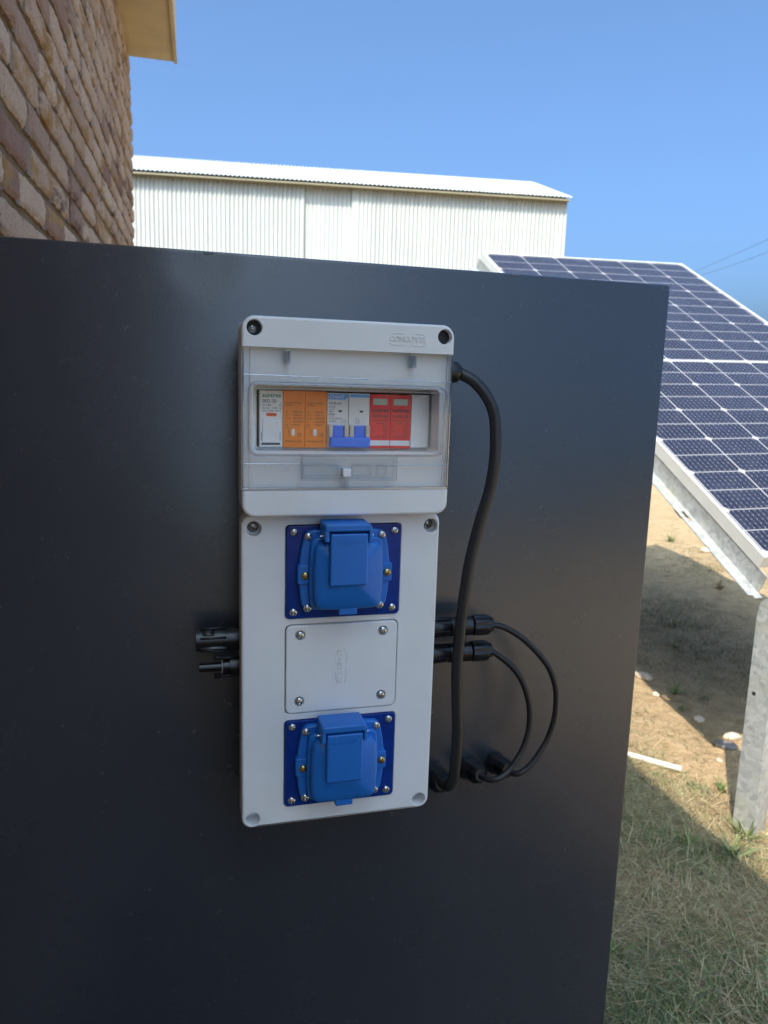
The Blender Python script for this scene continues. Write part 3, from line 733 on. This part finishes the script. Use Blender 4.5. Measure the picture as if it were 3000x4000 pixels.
b = B(); b.plate(rr(21.6, 30, -27.5, -24.9, 1.25), [], YF+.1, YF-.25, bev=.15, seg=1); b.build('red_window', M['red_window'], fh)
b = B(); b.plate(rr(18.3, 32.3, -48.9, -29.5, .8), [], YF+.1, YF-1.2, bev=.7, seg=2); b.build('handle', M['white_plastic'], fh)
# orange surge protectors
for k, (x0, x1, lb) in enumerate(((35, 53, 'orange surge protector next to the white fuse holder'), (53, 71.2, 'orange surge protector next to the white circuit breaker'))):
    sgp = body('surge_protector', x0, x1, M['orange'], lb, -52.8, -6.7); y = YF-.05; b = B(); x = x0+1.9
    b.text('Surge Protective\nDevice', x, -16.9, y, 2.0, wid=13.6, spacing=1)
    for i, (p, q) in enumerate((('Un', '1000Vdc'), ('Uc~', '1300Vdc'), ('Imax', '40kA(8/20)'), ('In', '20kA(8/20)'), ('Up', '<4.0kV'))):
        z = -24.3-i*2.6; b.text(p, x, z, y, 2.1); b.text(':', x+4.3, z, y, 2.1); b.text(q, x+6.2, z, y, 2.1, wid=min(8.4, 1.0*len(q)+.3))
    b.text('Rod', x-.4, -36.6, y, 1.6)
    b.tube([W(x+3, y, -36), W(x+3, y, -38)], .00012, 4, 1); b.tube([W(x+3, y, -38.2), W(x+2.2, y, -43.2), W(x+3.8, y, -43.2), W(x+3, y, -38.2)], .00013, 4, 1)
    wall_ring(b, rr(x+10.2, x+13.2, -43.6, -40.8, .3), y+.05, y-.05, .25); b.text('T2', x+10.6, -43.0, y, 2.3)
    b.text('IP20 50/60Hz', x, -48.2, y, 1.9, wid=9.6); b.text('CE', x+10.4, -48.4, y, 2.6)
    b.build('lettering', M['brown_ink'], sgp, smooth=0)
    b = B(); b.plate(rr(x+5.2, x+8.0, -43, -37.4, 1.2), [], YF+.1, YF-.2, bev=.1, seg=1); b.build('status_window', M['white_ink'], sgp)
# two-pole breaker
cb = body('circuit_breaker', 71.4, 107.4, M['white_plastic'], 'white two pole circuit breaker with blue lever', -52.6, -7.6)
b = B(); b.plate(lambda i=0: [(72.3+i, -8.3-i), (72.3+i, -13.0+i), (86.3-i, -13.0+i), (88.7-i, -10.8), (88.7-i, -8.3-i)], [], YF+.1, YF-.12, bev=.05, seg=1)
b.plate(rr(90.4, 106.6, -10.9, -8.3, .4), [], YF+.1, YF-.12, bev=.05, seg=1); b.build('blue_band', M['label_blue'], cb)
b = B(); b.text('CHiNT', 73.2, -12.1, YF-.2, 4.0, wid=12.4, bold=.05); b.build('maker_name', M['white_ink'], cb, smooth=0)
b = B(); y = YF-.05
b.text('NXB-63', 73.0, -17.0, y, 3.0, wid=10); b.text('C32', 73.0, -20.1, y, 3.0, wid=5); b.text('400V~', 73.0, -23.3, y, 1.8, wid=4.4)
b.text('6000', 73.3, -25.6, y, 1.7, wid=3.8); wall_ring(b, rr(72.9, 77.5, -26.0, -24.0, .1), y+.05, y-.05, .15)
for z in (-21.2, -27.0): b.box(.073, .0778, (y-.04)/1000, (y+.04)/1000, H+(z-.1)/1000, H+(z+.1)/1000)
b.text('IEC/EN60898-1', 73, -29.1, y, 1.6, wid=11.4); b.text('814095', 73, -31.3, y, 1.8, wid=5.6); b.text('I ON\nO OFF', 83.6, -30.6, y, 1.6, wid=4.4)
for dx in (0, 2.0):
    b.tube([W(95.5+dx, y, -27.5), W(95.5+dx, y, -28.6), W(96.9+dx, y, -30.2), W(95.9+dx, y, -31.4), W(96.4+dx, y, -32)], .00014, 4, 2)
b.box(.0892, .0895, -.0645, -.0640, H-.0525, H-.0080)
b.build('lettering', M['black_ink'], cb, smooth=0)
b = B()
for x in (80.8, 98.8): b.plate(rr(x, x+3, -23.2, -21.6, .15), [], YF+.1, YF-.12, bev=.05, seg=1)
b.build('indicator', M['dark_green'], cb)
b = B()
for x0, x1 in ((72.0, 75.6), (85.2, 89.0), (89.7, 93.4), (103.2, 106.8)): b.plate(rr(x0, x1, -51, -33.4, 1), [], YF+.1, -69, bev=.8, seg=2)
b.build('lever_guard', M['cream_plastic'], cb)
b = B()
for x0, x1 in ((75.9, 84.9), (93.7, 102.9)): b.plate(rr(x0, x1, -44, -34, .4), [], YF+.1, -67.5, bev=.8, seg=2)
b.plate(rr(72.6, 106.4, -51.6, -43.2, 1.5), [], YF+.1, -73.5, bev=1.3, seg=3)
b.build('lever', M['lever_blue'], cb)
# red surge protectors
for k, (x0, x1, lb) in enumerate(((107.6, 125.5, 'red surge protector next to the circuit breaker'), (125.5, 143.5, 'red surge protector next to the blank cover'))):
    rs = body('surge_protector', x0, x1, M['red'], lb, -53.0, -7.9); y = YF-.05; b = B(); x = x0+1.6
    b.text('suntree', x, -22.4, y, 4.5, wid=14.6, bold=.10); b.text('SUP2-30', x+.4, -27.0, y, 3.2, wid=13.6, bold=.05)
    b.text('Surge Protective', x, -30.0, y, 1.8, wid=14); b.text('Device  T2', x+4.4, -32.4, y, 1.8, wid=9.8)
    for i, (p, q) in enumerate((('Un :', '275V'), ('Uc :', '320V'), ('Imax', '40kA'), ('In :', '20kA'))): b.text(p, x, -34.8-i*2.2, y, 1.6); b.text(q, x+10, -34.8-i*2.2, y, 1.6, wid=3.8)
    b.text('50/60Hz IP20', x, -43.8, y, 1.6, wid=14); b.build('lettering', M['brown_ink'] if 0 else M['black_ink'], rs, smooth=0)
    b = B(); b.plate(rr(x+1.0, x+13.2, -16.6, -11.4, .4), [], YF+.1, YF-.15, bev=.1, seg=1); b.build('status_window', M['indicator'], rs)
    b = B(); b.plate(rr(x0+.2, x1-.2, -50.6, -46.2, .2), [], YF+.1, YF-.25, bev=.1, seg=1); b.build('label_strip', M['white_ink'], rs)
bl_ = body('blank_cover', 143.8, 159.6, M['inner_plastic'], None, -52.2, -7.4)

# ---- blank plate in the middle of the lower cover
b = B(); b.plate(rr(37.4, 134.0, -279.2, -201.4, 4.5), [circ(49.0, -209.8, 4.3), circ(121.2, -209.8, 4.3), circ(48.8, -268.8, 4.3), circ(121.0, -268.8, 4.3)], -70.5, -76.2, bev=.9, seg=3, hb=.3, floors=[-74.6]*4)
blank = b.build('blank_plate', M['grey_plastic'], box)
for cx, cz in ((49.0, -209.8), (121.2, -209.8), (48.8, -268.8), (121.0, -268.8)): b = B(); b.tube([W(cx+5.8*cos(a), -76.05, cz+5.8*sin(a)) for a in [k*pi/12 for k in range(25)]], .00028, 6, 1); b.build('screw_boss', M['grey_plastic'], blank)
for i, (cx, cz) in enumerate(((49.0, -209.8), (121.2, -209.8), (48.8, -268.8), (121.0, -268.8))): screw(cx, -75.6, cz, 'steel', blank, R=3.7, hh=1.8, rot=.2+i*.6)
b = B(); logo(b, 85.1, -239.4, -76.3, 30, 11, rot=-pi/2); b.build('lettering', M['grey_plastic'], blank, smooth=0)

# ---- blue sockets
def socket(dz, lb):
    cx, zc = 85.3, -155.9+dz
    def wp(bx, bz, hx, hz):
        return lambda x, z: (cx+(x-cx)*(1+bx*(1-min(1, ((z-zc)/hz)**2))), zc+(z-zc)*(1+bz*(1-min(1, ((x-cx)/hx)**2))))
    b = B(); b.plate(rr(37.0, 134.4, -194.7+dz, -115.9+dz, 3.2), [], -69.5, -77.0, bev=.4, seg=2)
    s = b.build('socket_outlet', M['blue_plate'], box); s['label'] = lb
    b = B(); f = rr(51.0, 119.2, -185.6+dz, -119.5+dz, 5, sub=6, warp=wp(.13, .05, 34.5, 34)); b.plate(f, [], -77.1, -83.0, bev=1.2, seg=3)
    for sx in (-1, 1):
        xe = cx+sx*36.4; b.plate(rr(min(xe-sx*8, xe+sx*3.6), max(xe-sx*8, xe+sx*3.6), -163.6+dz, -147.2+dz, 1.8), [], -77.2, -84.4, bev=.8, seg=2)
    b.build('flange', M['blue_cover'], s)
    b = B(); b.plate(rr(56.0, 114.6, -184.0+dz, -124.2+dz, 5, sub=6, warp=wp(.06, .03, 29, 31)), [], -82.9, -89.0, bev=1.4, seg=3)
    b.build('collar', M['blue_cover'], s)
    # domed lid: stack of shrinking outlines
    b = B(); g = rr(58.6, 112.0, -181.6+dz, -127.0+dz, 6, sub=6, warp=wp(.065, .035, 27, 28)); rings = []
    for i, yy in ((0, -88.8), (0, -96.2), (.6, -97.4), (1.8, -98.2)): rings.append([W(x, yy, z) for x, z in g(i)])
    base = g(1.8)
    for t in (.85, .68, .5, .32, .12): rings.append([W(cx+(x-cx)*t, -98.2-6.2*(1-t**1.6), zc+2+(z-zc-2)*t) for x, z in base])
    n = len(rings[0]); vs = [p for r_ in rings for p in r_]; fs = [(j*n+i, j*n+(i+1) % n, (j+1)*n+(i+1) % n, (j+1)*n+i) for j in range(len(rings)-1) for i in range(n)]
    fs.append(tuple(range((len(rings)-1)*n, len(rings)*n))); fs.append(tuple(range(n))[::-1]); b.add(vs, fs)
    b.plate(rr(77.6, 92.8, -187.0+dz, -179.0+dz, 1.2), [], -91, -97.6, bev=.6, seg=2)
    ld = b.build('socket_lid', M['blue_cover'], s, smooth=30)
    b = B(); b.plate(rr(67.9, 98.6, -160.2+dz, -117.4+dz, 1.2), [], -90, -106.4, bev=1.3, seg=3); fl = b.build('lid_spine', M['blue_cover'], ld)
    b = B(); b.text('KALOP', 83.2, -125.6+dz, -106.45, 4.9, wid=19.5, align='CENTER', ext=.28, bold=.02); b.build('lettering', M['blue_cover'], ld, smooth=0)
    # hinge bracket: bridge and two cheeks
    b = B(); b.plate(rr(63.4, 101.0, -115.6+dz, -109.6+dz, 2), [], -82.5, -107.0, bev=1.2, seg=3)
    b.plate(rr(63.4, 66.9, -124.0+dz, -114+dz, 1), [], -82.5, -106.6, bev=.8, seg=2); b.plate(rr(99.2, 102.2, -124.6+dz, -112+dz, 1), [], -82.5, -106.6, bev=.8, seg=2)
    b.build('hinge_bracket', M['blue_cover'], s)
    b = B(); b.lathe(W(61.0, -97, -120.8+dz), (1, 0, 0), [(0, .0011), (.044, .0011)], 10); b.build('hinge_pin', M['steel'], s)
    k = 0
    for x, z in ((43.0, -120.9), (128.3, -121.1), (42.9, -188.9), (128.0, -188.6)): screw(x, -77.2, z+dz, 'steel', s, R=3.5, hh=2.0, rot=.3+k*.7); k += 1
    for x, z in ((54.0, -123.6), (115.8, -123.4), (53.8, -184.2), (115.7, -184.0)): screw(x, -82.9, z+dz, 'steel', s, R=3.5, hh=2.0, rot=.1+k*.5); k += 1
    for x, z in ((51.4, -156.1), (121.0, -155.6)): screw(x, -84.4, z+dz, 'brass', s, R=3.4, hh=2.0, rot=.2+k*.9); k += 1
socket(0, 'blue socket under the clear window'); socket(-170.4, 'blue socket near the foot of the box')

# gland on the right side of the box
b = B(); b.lathe(W(165, -45, 12.8), (1, 0, 0), [(0, .0105), (.020, .0105), (.0201, .0092), (.0245, .0092), (.027, .0075), (.0285, .0056)], 24)
b.build('side_gland', M['black_nylon'], box)

# ================================================================ GLANDS, CONNECTORS, CABLES
def gland(x, z, tip, r, label):
    o = W(x, 0, z); t = thing('cable_gland', o, label, 'cable gland', 'cable glands in the cabinet door')
    ax = (W(*tip)-o).normalized(); L = (W(*tip)-o).length
    b = B(); b.lathe(o-ax*.004, ax, [(0, r*1.13), (.010, r*1.13), (.011, r*1.05)], 6); b.build('hex_nut', M['black_nylon'], t, smooth=20)
    b = B(); b.lathe(o+ax*.006, ax, [(0, r), (L*.42, r), (L*.60, r*.93), (L*.74, r*.76), (L*.84, r*.56)], 36, ribs=9, rd=r*.05); b.build('dome_nut', M['black_nylon'], t, smooth=35)
    return t
gland(199, -394, (196.5, -40, -383), .0125, 'black cable gland beside the box edge, where the thick cable ends')
gland(238.5, -391, (238.5, -36, -381), .0112, 'middle black cable gland, where the inner thin cable ends')
gland(269, -389, (268.5, -34, -380), .0105, 'rightmost black cable gland, where the outer thin cable ends')

def conn(label, zc_, cable_r):
    t = thing('cable_connector', W(170, -37, zc_), label, 'cable connector', 'connectors on the right side of the box')
    b = B(); o = W(163, -37, zc_)
    b.lathe(o, (1, 0, 0), [(0, .0088), (.014, .0088), (.0142, .0098), (.019, .0098), (.0192, .0086), (.030, .0086), (.0302, .0080), (.0335, .0080), (.0337, .0092), (.052, .0092), (.0555, .0092)], 28)
    for a in (.35, 1.9, 3.5, 5.0): 
        q = Matrix.Rotation(a, 4, 'X'); q.translation = o+Vector((.016, 0, 0)); b.box(0, .016, -.0022, .0022, .0078, .0103, mtx=q, bev=.0004)
    b.build('plug_body', M['black_nylon'], t, smooth=35)
    b = B(); b.lathe(o+Vector((.0570, 0, 0)), (1, 0, 0), [(0, .0092), (.0008, .0101), (.0145, .0101), (.0168, .0092)], 48, ribs=8, rd=.0007); b.build('ribbed_nut', M['black_nylon'], t, smooth=35)
    b = B(); b.lathe(o+Vector((.0736, 0, 0)), (1, 0, 0), [(0, .0078), (.0015, .0078), (.0040, .0070), (.0041, cable_r+.0006)], 8); b.build('end_nut', M['black_nylon'], t, smooth=20)
    return t
conn('black round connector with ribbed nut on the box side, the upper of the right pair', -223.5, .003)
conn('black round connector with ribbed nut on the box side, the lower of the right pair', -249.5, .003)
t = thing('socket_connector', W(0, -37, -222.5), 'thick black panel connector on the left side of the box, above the thin one', 'cable connector')
b = B(); o = W(4, -37, -222.5)
b.lathe(o, (-1, 0, 0), [(0, .0098), (.012, .0098), (.0122, .0088), (.016, .0088), (.0162, .0096), (.0395, .0096), (.0397, .0080)], 28)
for a in (.6, 2.6, 4.4): q = Matrix.Rotation(a, 4, 'X'); q.translation = o; b.box(-.034, -.024, -.003, .003, .0090, .0105, mtx=q, bev=.0004); b.box(-.036, -.014, .0045, .0058, .0076, .0098, mtx=q, bev=.0003); b.box(-.036, -.014, -.0058, -.0045, .0076, .0098, mtx=q, bev=.0003)
b.build('connector_body', M['black_nylon'], t, smooth=35)
b = B(); b.lathe(o+Vector((-.0396, 0, 0)), (-1, 0, 0), [(0, .0079), (.0003, .0050), (.0004, .0002)], 24); b.build('bore', M['dark_gap'], t)
t = thing('plug_connector', W(0, -37, -247.5), 'thin black panel connector with locking prongs, lowest on the left side of the box', 'cable connector')
b = B(); o = W(4, -37, -247.5)
b.lathe(o, (-1, 0, 0), [(0, .0094), (.011, .0094), (.0112, .0062), (.0165, .0062), (.0167, .0070), (.0178, .0070), (.0180, .0042), (.037, .0042), (.0374, .0036)], 24)
for s_ in (-1, 1):
    b.box(-.0245, .001, -.0035, .0035, s_*.0080-.0010, s_*.0080+.0010, mtx=Matrix.Translation(o), bev=.0004); b.box(-.0245, -.019, -.0035, .0035, s_*.0087-.0014, s_*.0087+.0014, mtx=Matrix.Translation(o), bev=.0005)
b.build('connector_body', M['black_nylon'], t, smooth=35)
b = B(); b.lathe(o+Vector((-.0172, 0, 0)), (-1, 0, 0), [(0, .0072), (.0009, .0072)], 24); b.build('seal_ring', simple('grey_seal', (.22, .22, .22), .4), t)

THICK = [(189.5, -45, 13), (191.6, -45, 12.8), (196, -46.5, 10.6), (205.8, -50, 4.8), (216.7, -54, -8.2), (223.3, -56, -23.8), (225.0, -58, -44.6), (224.1, -60, -66.7), (220.8, -60, -90.4), (214.7, -60, -113), (209.2, -60, -135.8), (205.0, -60, -157.6), (202.0, -60, -183.4), (200.0, -60, -205), (198.6, -60, -230), (197.9, -60, -258.2), (199.4, -60, -288.3), (201.4, -60, -319), (201.4, -59, -350.4), (200.3, -57, -368), (198, -52, -378.5), (196.8, -44, -381.5), (197, -34, -384)]
b = B(); b.tube([W(*p) for p in THICK], .00515, 20, 8); tag(b.build('power_cable', M['black_rubber'], org=W(199, 0, -394)), 'thick black cable looping from the box top down to the gland beside it', 'cable')
C1 = [(236, -37, -223.6), (239.9, -37, -223.9), (253.9, -37, -227.8), (272.9, -37, -239.3), (290.3, -37, -255.1), (304.4, -38, -272.7), (311.9, -39, -291), (313.7, -40, -307), (312.9, -40, -326.5), (306.6, -40, -347.7), (294.4, -42, -365.3), (284.1, -43, -375.3), (275, -42, -380.2), (269.5, -36, -381), (268.6, -28, -381.5)]
C2 = [(236, -37, -249.6), (240.3, -37, -250.2), (250.2, -37, -256.5), (263.4, -38, -267.5), (273.5, -39, -280.5), (280.7, -40, -296.6), (284.7, -41, -314.7), (284.4, -42, -333.6), (278.1, -44, -352.6), (265.6, -47, -369.3), (254, -49, -377.5), (245, -47, -380.5), (239.5, -40, -381.5), (238.6, -30, -383)]
b = B(); b.tube([W(*p) for p in C1], .0029, 16, 8); tag(b.build('power_cable', M['black_rubber'], org=W(270, 0, -389)), 'thin black cable making the larger outer loop from the upper right connector', 'cable')
b = B(); b.tube([W(*p) for p in C2], .0029, 16, 8); tag(b.build('power_cable', M['black_rubber'], org=W(240, 0, -391)), 'thin black cable making the smaller inner loop from the lower right connector', 'cable')

# ================================================================ OVERHEAD WIRES
def wire(a, c, label):
    P = []; a, c = Vector(a), Vector(c)
    for k in range(-6, 25):
        t = k/6; p = a.lerp(c, t); p.z += .012*(t-0)*(t-1)*8; P.append(p)
    b = B(); b.tube(P, .010, 6, 1); o = b.build('overhead_wire', M['wire'], org=P[0]); tag(o, label, 'wire', 'overhead wires')
wire((30.5, 34.5, H+8.30), (40.0, 52.2, H+9.85), 'thin overhead wire crossing the sky above the solar panel, the upper one')
wire((30.48, 34.4, H+7.62), (41.3, 52.4, H+9.75), 'thin overhead wire crossing the sky above the solar panel, the lower one')

# ================================================================ GRASS, STONES, WEEDS
def blade(b, att, x, y, L, wd, az_, lean, col, z=None, curl=.5):
    z = gz(x, y) if z is None else z; seg = 3; d = Vector((cos(az_), sin(az_), 0)); sd = Vector((-d.y, d.x, 0)); vs = []
    p = Vector((x, y, z-.003)); ang = lean
    for k in range(seg+1):
        w_ = wd*(1-k/seg)**.7*.5 if k < seg else 0
        if k < seg: vs += [p-sd*w_, p+sd*w_]
        else: vs.append(p)
        p = p+(d*sin(ang)+Vector((0, 0, cos(ang))))*(L/seg); ang = min(ang+curl*.5, 1.75)
        if p.z < z+.002: p.z = z+.002
    b.add(vs, [(0, 1, 3, 2), (2, 3, 5, 4), (4, 5, 6)]); kk = random.uniform(.65, 1.3); c = (*[q*kk*random.uniform(.95, 1.05) for q in col], 1); att += [c]*len(vs)
GREENS = [(.11, .165, .05), (.16, .21, .08), (.10, .15, .07), (.24, .27, .13)]
STRAW = [(.46, .37, .20), (.38, .29, .15), (.56, .47, .30), (.26, .18, .10)]
def density(x, y):
    n = noise.noise(Vector((x*2.1, y*2.1, 7)))+.5*noise.noise(Vector((x*6, y*6, 2)))
    if y < .40: d = 1.0
    elif x < 1.52: d = .95+.4*n
    else: d = .0
    edge = 1.44+.07*noise.noise(Vector((y*3, 1, 1)))
    if x > edge: d *= math.exp(-(x-edge)*11)
    if y > 1.15 and x > 1.3: d *= .35
    # tuft line in the middle of the bare ground
    d += .16*math.exp(-((x-(1.5+.55*(y-1)))**2)/.02)*(1 if y > 1.6 else 0)*max(0, n+.5)
    return max(0, d)
b = B(); att = []
cnt = 0
while cnt < 70000:
    x = random.uniform(.6, 2.3); y = random.uniform(.05, 2.6)
    if random.random() > density(x, y): continue
    g = noise.noise(Vector((x*3.6+3, y*3.6, 4)))*1.1 + (.02 if y < .55 else -.08) + (.30 if (x > 1.02 and y < .55) else 0)
    green = random.random() < .27+g
    col = random.choice(GREENS if green else STRAW)
    if green: blade(b, att, x, y, random.uniform(.015, .055), random.uniform(.0014, .0030), random.uniform(0, 6.28), random.uniform(.3, 1.4), col)
    else: blade(b, att, x, y, random.uniform(.03, .10), random.uniform(.0010, .0024), random.uniform(0, 6.28), random.uniform(1.0, 1.5), col, curl=.25)
    cnt += 1
for k in range(11000):
    x = random.uniform(.65, 1.6); y = random.uniform(.08, 1.35)
    if x > 1.40+.06*noise.noise(Vector((y*3, 1, 1))): continue
    blade(b, att, x, y, random.uniform(.03, .10), random.uniform(.0014, .0034), random.uniform(0, 6.28), random.uniform(1.15, 1.5), random.choice(STRAW+GREENS+[(.62, .53, .32), (.52, .46, .30), (.34, .38, .16)]), curl=random.uniform(-.1, .25))
for k in range(90000):
    x = random.uniform(1.55, 3.6); y = random.uniform(1.2, 4.2)
    n = noise.noise(Vector((x*1.5+9, y*1.5, 2)))+.6*noise.noise(Vector((x*5, y*5, 2)))
    c_ = math.exp(-((y-x*.95-.15)**2)/.25)
    if random.random() > (.25+n)*c_: continue
    blade(b, att, x, y, random.uniform(.015, .06), random.uniform(.0016, .0032), random.uniform(0, 6.28), random.uniform(.5, 1.5), random.choice(STRAW[1:]+GREENS if random.random() < .6 else [(.22, .16, .09), (.16, .12, .07)]))
b.attr = ('tint', att); tag(b.build('grass', M['blades'], smooth=0, fix=False), 'short green and dry straw coloured grass on the ground', 'grass', kind='stuff')
# loose straw, clods and pebbles on the bare soil
b = B(); att = []
for k in range(2600):
    x = random.uniform(1.3, 4.2); y = random.uniform(.8, 5.2)
    n = noise.noise(Vector((x*1.8, y*1.8, 9)))
    if random.random() > .35+n: continue
    blade(b, att, x, y, random.uniform(.02, .09), random.uniform(.001, .0025), random.uniform(0, 6.28), 1.45, random.choice(STRAW), z=gz(x, y)+.002, curl=.1)
for k in range(5200):
    x = random.uniform(1.0, 4.3); y = random.uniform(.6, 5.4); r = random.uniform(.0012, .0045)*(1+.8*(y > 3)); z = gz(x, y); vs = []
    for i in range(6): vs.append((x+r*random.uniform(.6, 1.2)*cos(i), y+r*random.uniform(.6, 1.2)*sin(i), z-.001))
    vs.append((x, y, z+r*random.uniform(.5, 1))); b.add(vs, [(i, (i+1) % 6, 6) for i in range(6)]); c = random.choice(((.30, .22, .14), (.20, .15, .10), (.42, .33, .23), (.14, .10, .07))); att += [(*c, 1)]*7
b.attr = ('tint', att); tag(b.build('ground_litter', M['blades'], smooth=0, fix=False), 'loose straw, clods and grit scattered over the bare soil', 'litter', kind='stuff')

def stone(x, y, rx, ry, rz, mt, label, rot=0):
    bm = bmesh.new(); bmesh.ops.create_icosphere(bm, subdivisions=3, radius=1); sd = random.uniform(0, 50)
    for v in bm.verts:
        k = 1+.22*noise.noise(v.co*1.2+Vector((sd, 0, 0)))+.05*noise.noise(v.co*5); v.co = Vector((v.co.x*rx*k, v.co.y*ry*k, v.co.z*rz*k+rz*.45))
    bmesh.ops.rotate(bm, verts=bm.verts, cent=(0, 0, 0), matrix=Matrix.Rotation(rot, 3, 'Z'))
    me = bpy.data.meshes.new('stone'); bm.to_mesh(me); bm.free(); me.materials.append(mt); me.shade_smooth()
    o = bpy.data.objects.new('stone', me); COL.objects.link(o); o.location = (x, y, gz(x, y)); tag(o, label, 'stone', 'stones on the bare soil')
stone(1.828, 1.93, .022, .045, .016, M['stone'], 'long pale stone at the shadow edge, close to the cabinet side', .3)
stone(1.775, 1.76, .017, .015, .010, M['stone'], 'small pinkish stone at the shadow edge, lower left of the green weed', .3)
stone(1.781, 1.512, .020, .020, .014, M['stone'], 'rounded pale stone at the shadow edge, in the middle of the bare soil', 0)
stone(1.812, 1.375, .030, .022, .013, M['stone'], 'flat sunlit oval stone in the post shadow, left of the steel post', -.3)
stone(1.745, 1.325, .022, .040, .014, M['dark_stone'], 'dark flat stone just below the sunlit oval stone', .9)
stone(1.663, 1.252, .010, .010, .006, M['stone'], 'tiny pale pebble in the post shadow', 0)
stone(3.606, 3.78, .055, .04, .018, M['stone'], 'far pale stone under the solar panel rail', 0)
# white pipe lying at the cabinet's foot
b = B(); p0, p1 = Vector((1.30, 1.395, gz(1.3, 1.395)+.010)), Vector((1.497, 1.227, gz(1.497, 1.227)+.011))
b.tube([p0, p0.lerp(p1, .33)+Vector((.004, .006, .002)), p0.lerp(p1, .66)+Vector((0, .004, .001)), p1], .0095, 12, 6)
tag(b.build('plastic_pipe', M['bone'], org=p0), 'short white pipe lying across the edge of the shade on the soil', 'pipe')

def weed(x, y, n, L, wd, label, cols=GREENS):
    b = B(); att = []; o = Vector((x, y, gz(x, y)))
    for k in range(n):
        a = random.uniform(0, 6.28); blade(b, att, x+random.uniform(-.012, .012), y+random.uniform(-.012, .012), L*random.uniform(.6, 1.1), wd*random.uniform(.7, 1.2), a, random.uniform(.15, 1.0), random.choice(cols))
    b.attr = ('tint', att); tag(b.build('weed', M['blades'], org=o, smooth=0, fix=False), label, 'weed', 'weeds in the soil')
LG = [(.16, .24, .06), (.20, .28, .08), (.13, .20, .05)]
weed(1.852, 1.744, 26, .075, .006, 'green weed with brown stalks standing in the panel shadow', LG+STRAW[:2])
weed(1.785, 1.615, 12, .035, .006, 'small bright weed at the shadow edge, below the taller one', LG)
weed(1.939, 1.673, 10, .035, .005, 'dark low weed inside the panel shadow')
weed(1.551, 1.101, 22, .055, .005, 'bright green tuft left of the foot of the steel post', LG)
weed(1.43, .86, 34, .095, .006, 'tall green blades at the foot of the steel post', LG+GREENS)
weed(1.345, .80, 22, .085, .010, 'broad leaved green weed in front of the steel post', GREENS)
weed(1.255, .884, 14, .075, .006, 'single upright green blades in the shaded grass', LG)
weed(3.549, 4.137, 24, .10, .008, 'small far green weed on the shadow corner under the panel', LG+GREENS)
weed(2.999, 2.913, 60, .11, .004, 'dry brown tuft inside the panel shadow', STRAW)
weed(.845, .566, 26, .06, .006, 'green tuft low against the cabinet edge', LG+GREENS)
for k, (x, y) in enumerate(((2.19, 2.21), (2.05, 2.35), (2.35, 2.45))): weed(x, y, 40, .06, .004, ('low brownish tuft among the shaded soil, nearest the cabinet', 'low brownish tuft among the shaded soil, farthest left', 'low brownish tuft among the shaded soil, to the right')[(k+0) % 3], STRAW[1:]+GREENS[:2])

# far wood behind the camera: it is what the clear cover mirrors under the sky
b = B(); rnd = random.Random(5)
for k in range(70):
    a = rnd.uniform(-2.2, -.35); R = rnd.uniform(60, 85); hh = rnd.uniform(1.3, 2.6); rad = rnd.uniform(1.6, 3.2)
    if k < 5: a, R, hh, rad = ((-1.24, 42, 3.6, .9), (-1.32, 40, 4.2, 1.1), (-1.36, 44, 3.2, .8), (-1.50, 50, 3.0, 1.2), (-1.15, 52, 2.8, 1.3))[k]
    cx, cy = R*cos(a), R*sin(a)
    b.lathe((cx, cy, -.2), (0, 0, 1), [(0, .35), (hh*.5, .22)], 6)
    for q in range(110):
        v = Vector((rnd.gauss(0, 1), rnd.gauss(0, 1), rnd.gauss(0, 1))).normalized()*rnd.uniform(.55, 1); c = Vector((cx, cy, hh*.62))+Vector((v.x*rad, v.y*rad, v.z*hh*.42)); s_ = rnd.uniform(.25, .6)
        vs = [c+Vector((rnd.uniform(-1, 1), rnd.uniform(-1, 1), rnd.uniform(-1, 1)))*s_ for _ in range(5)]; b.add(vs, [(0, 1, 2), (2, 3, 0), (0, 4, 1), (1, 4, 3)])
tag(b.build('far_wood', M['leaf'], smooth=0, fix=False), 'far line of dark trees mirrored in the clear window of the box', 'wood', kind='stuff')
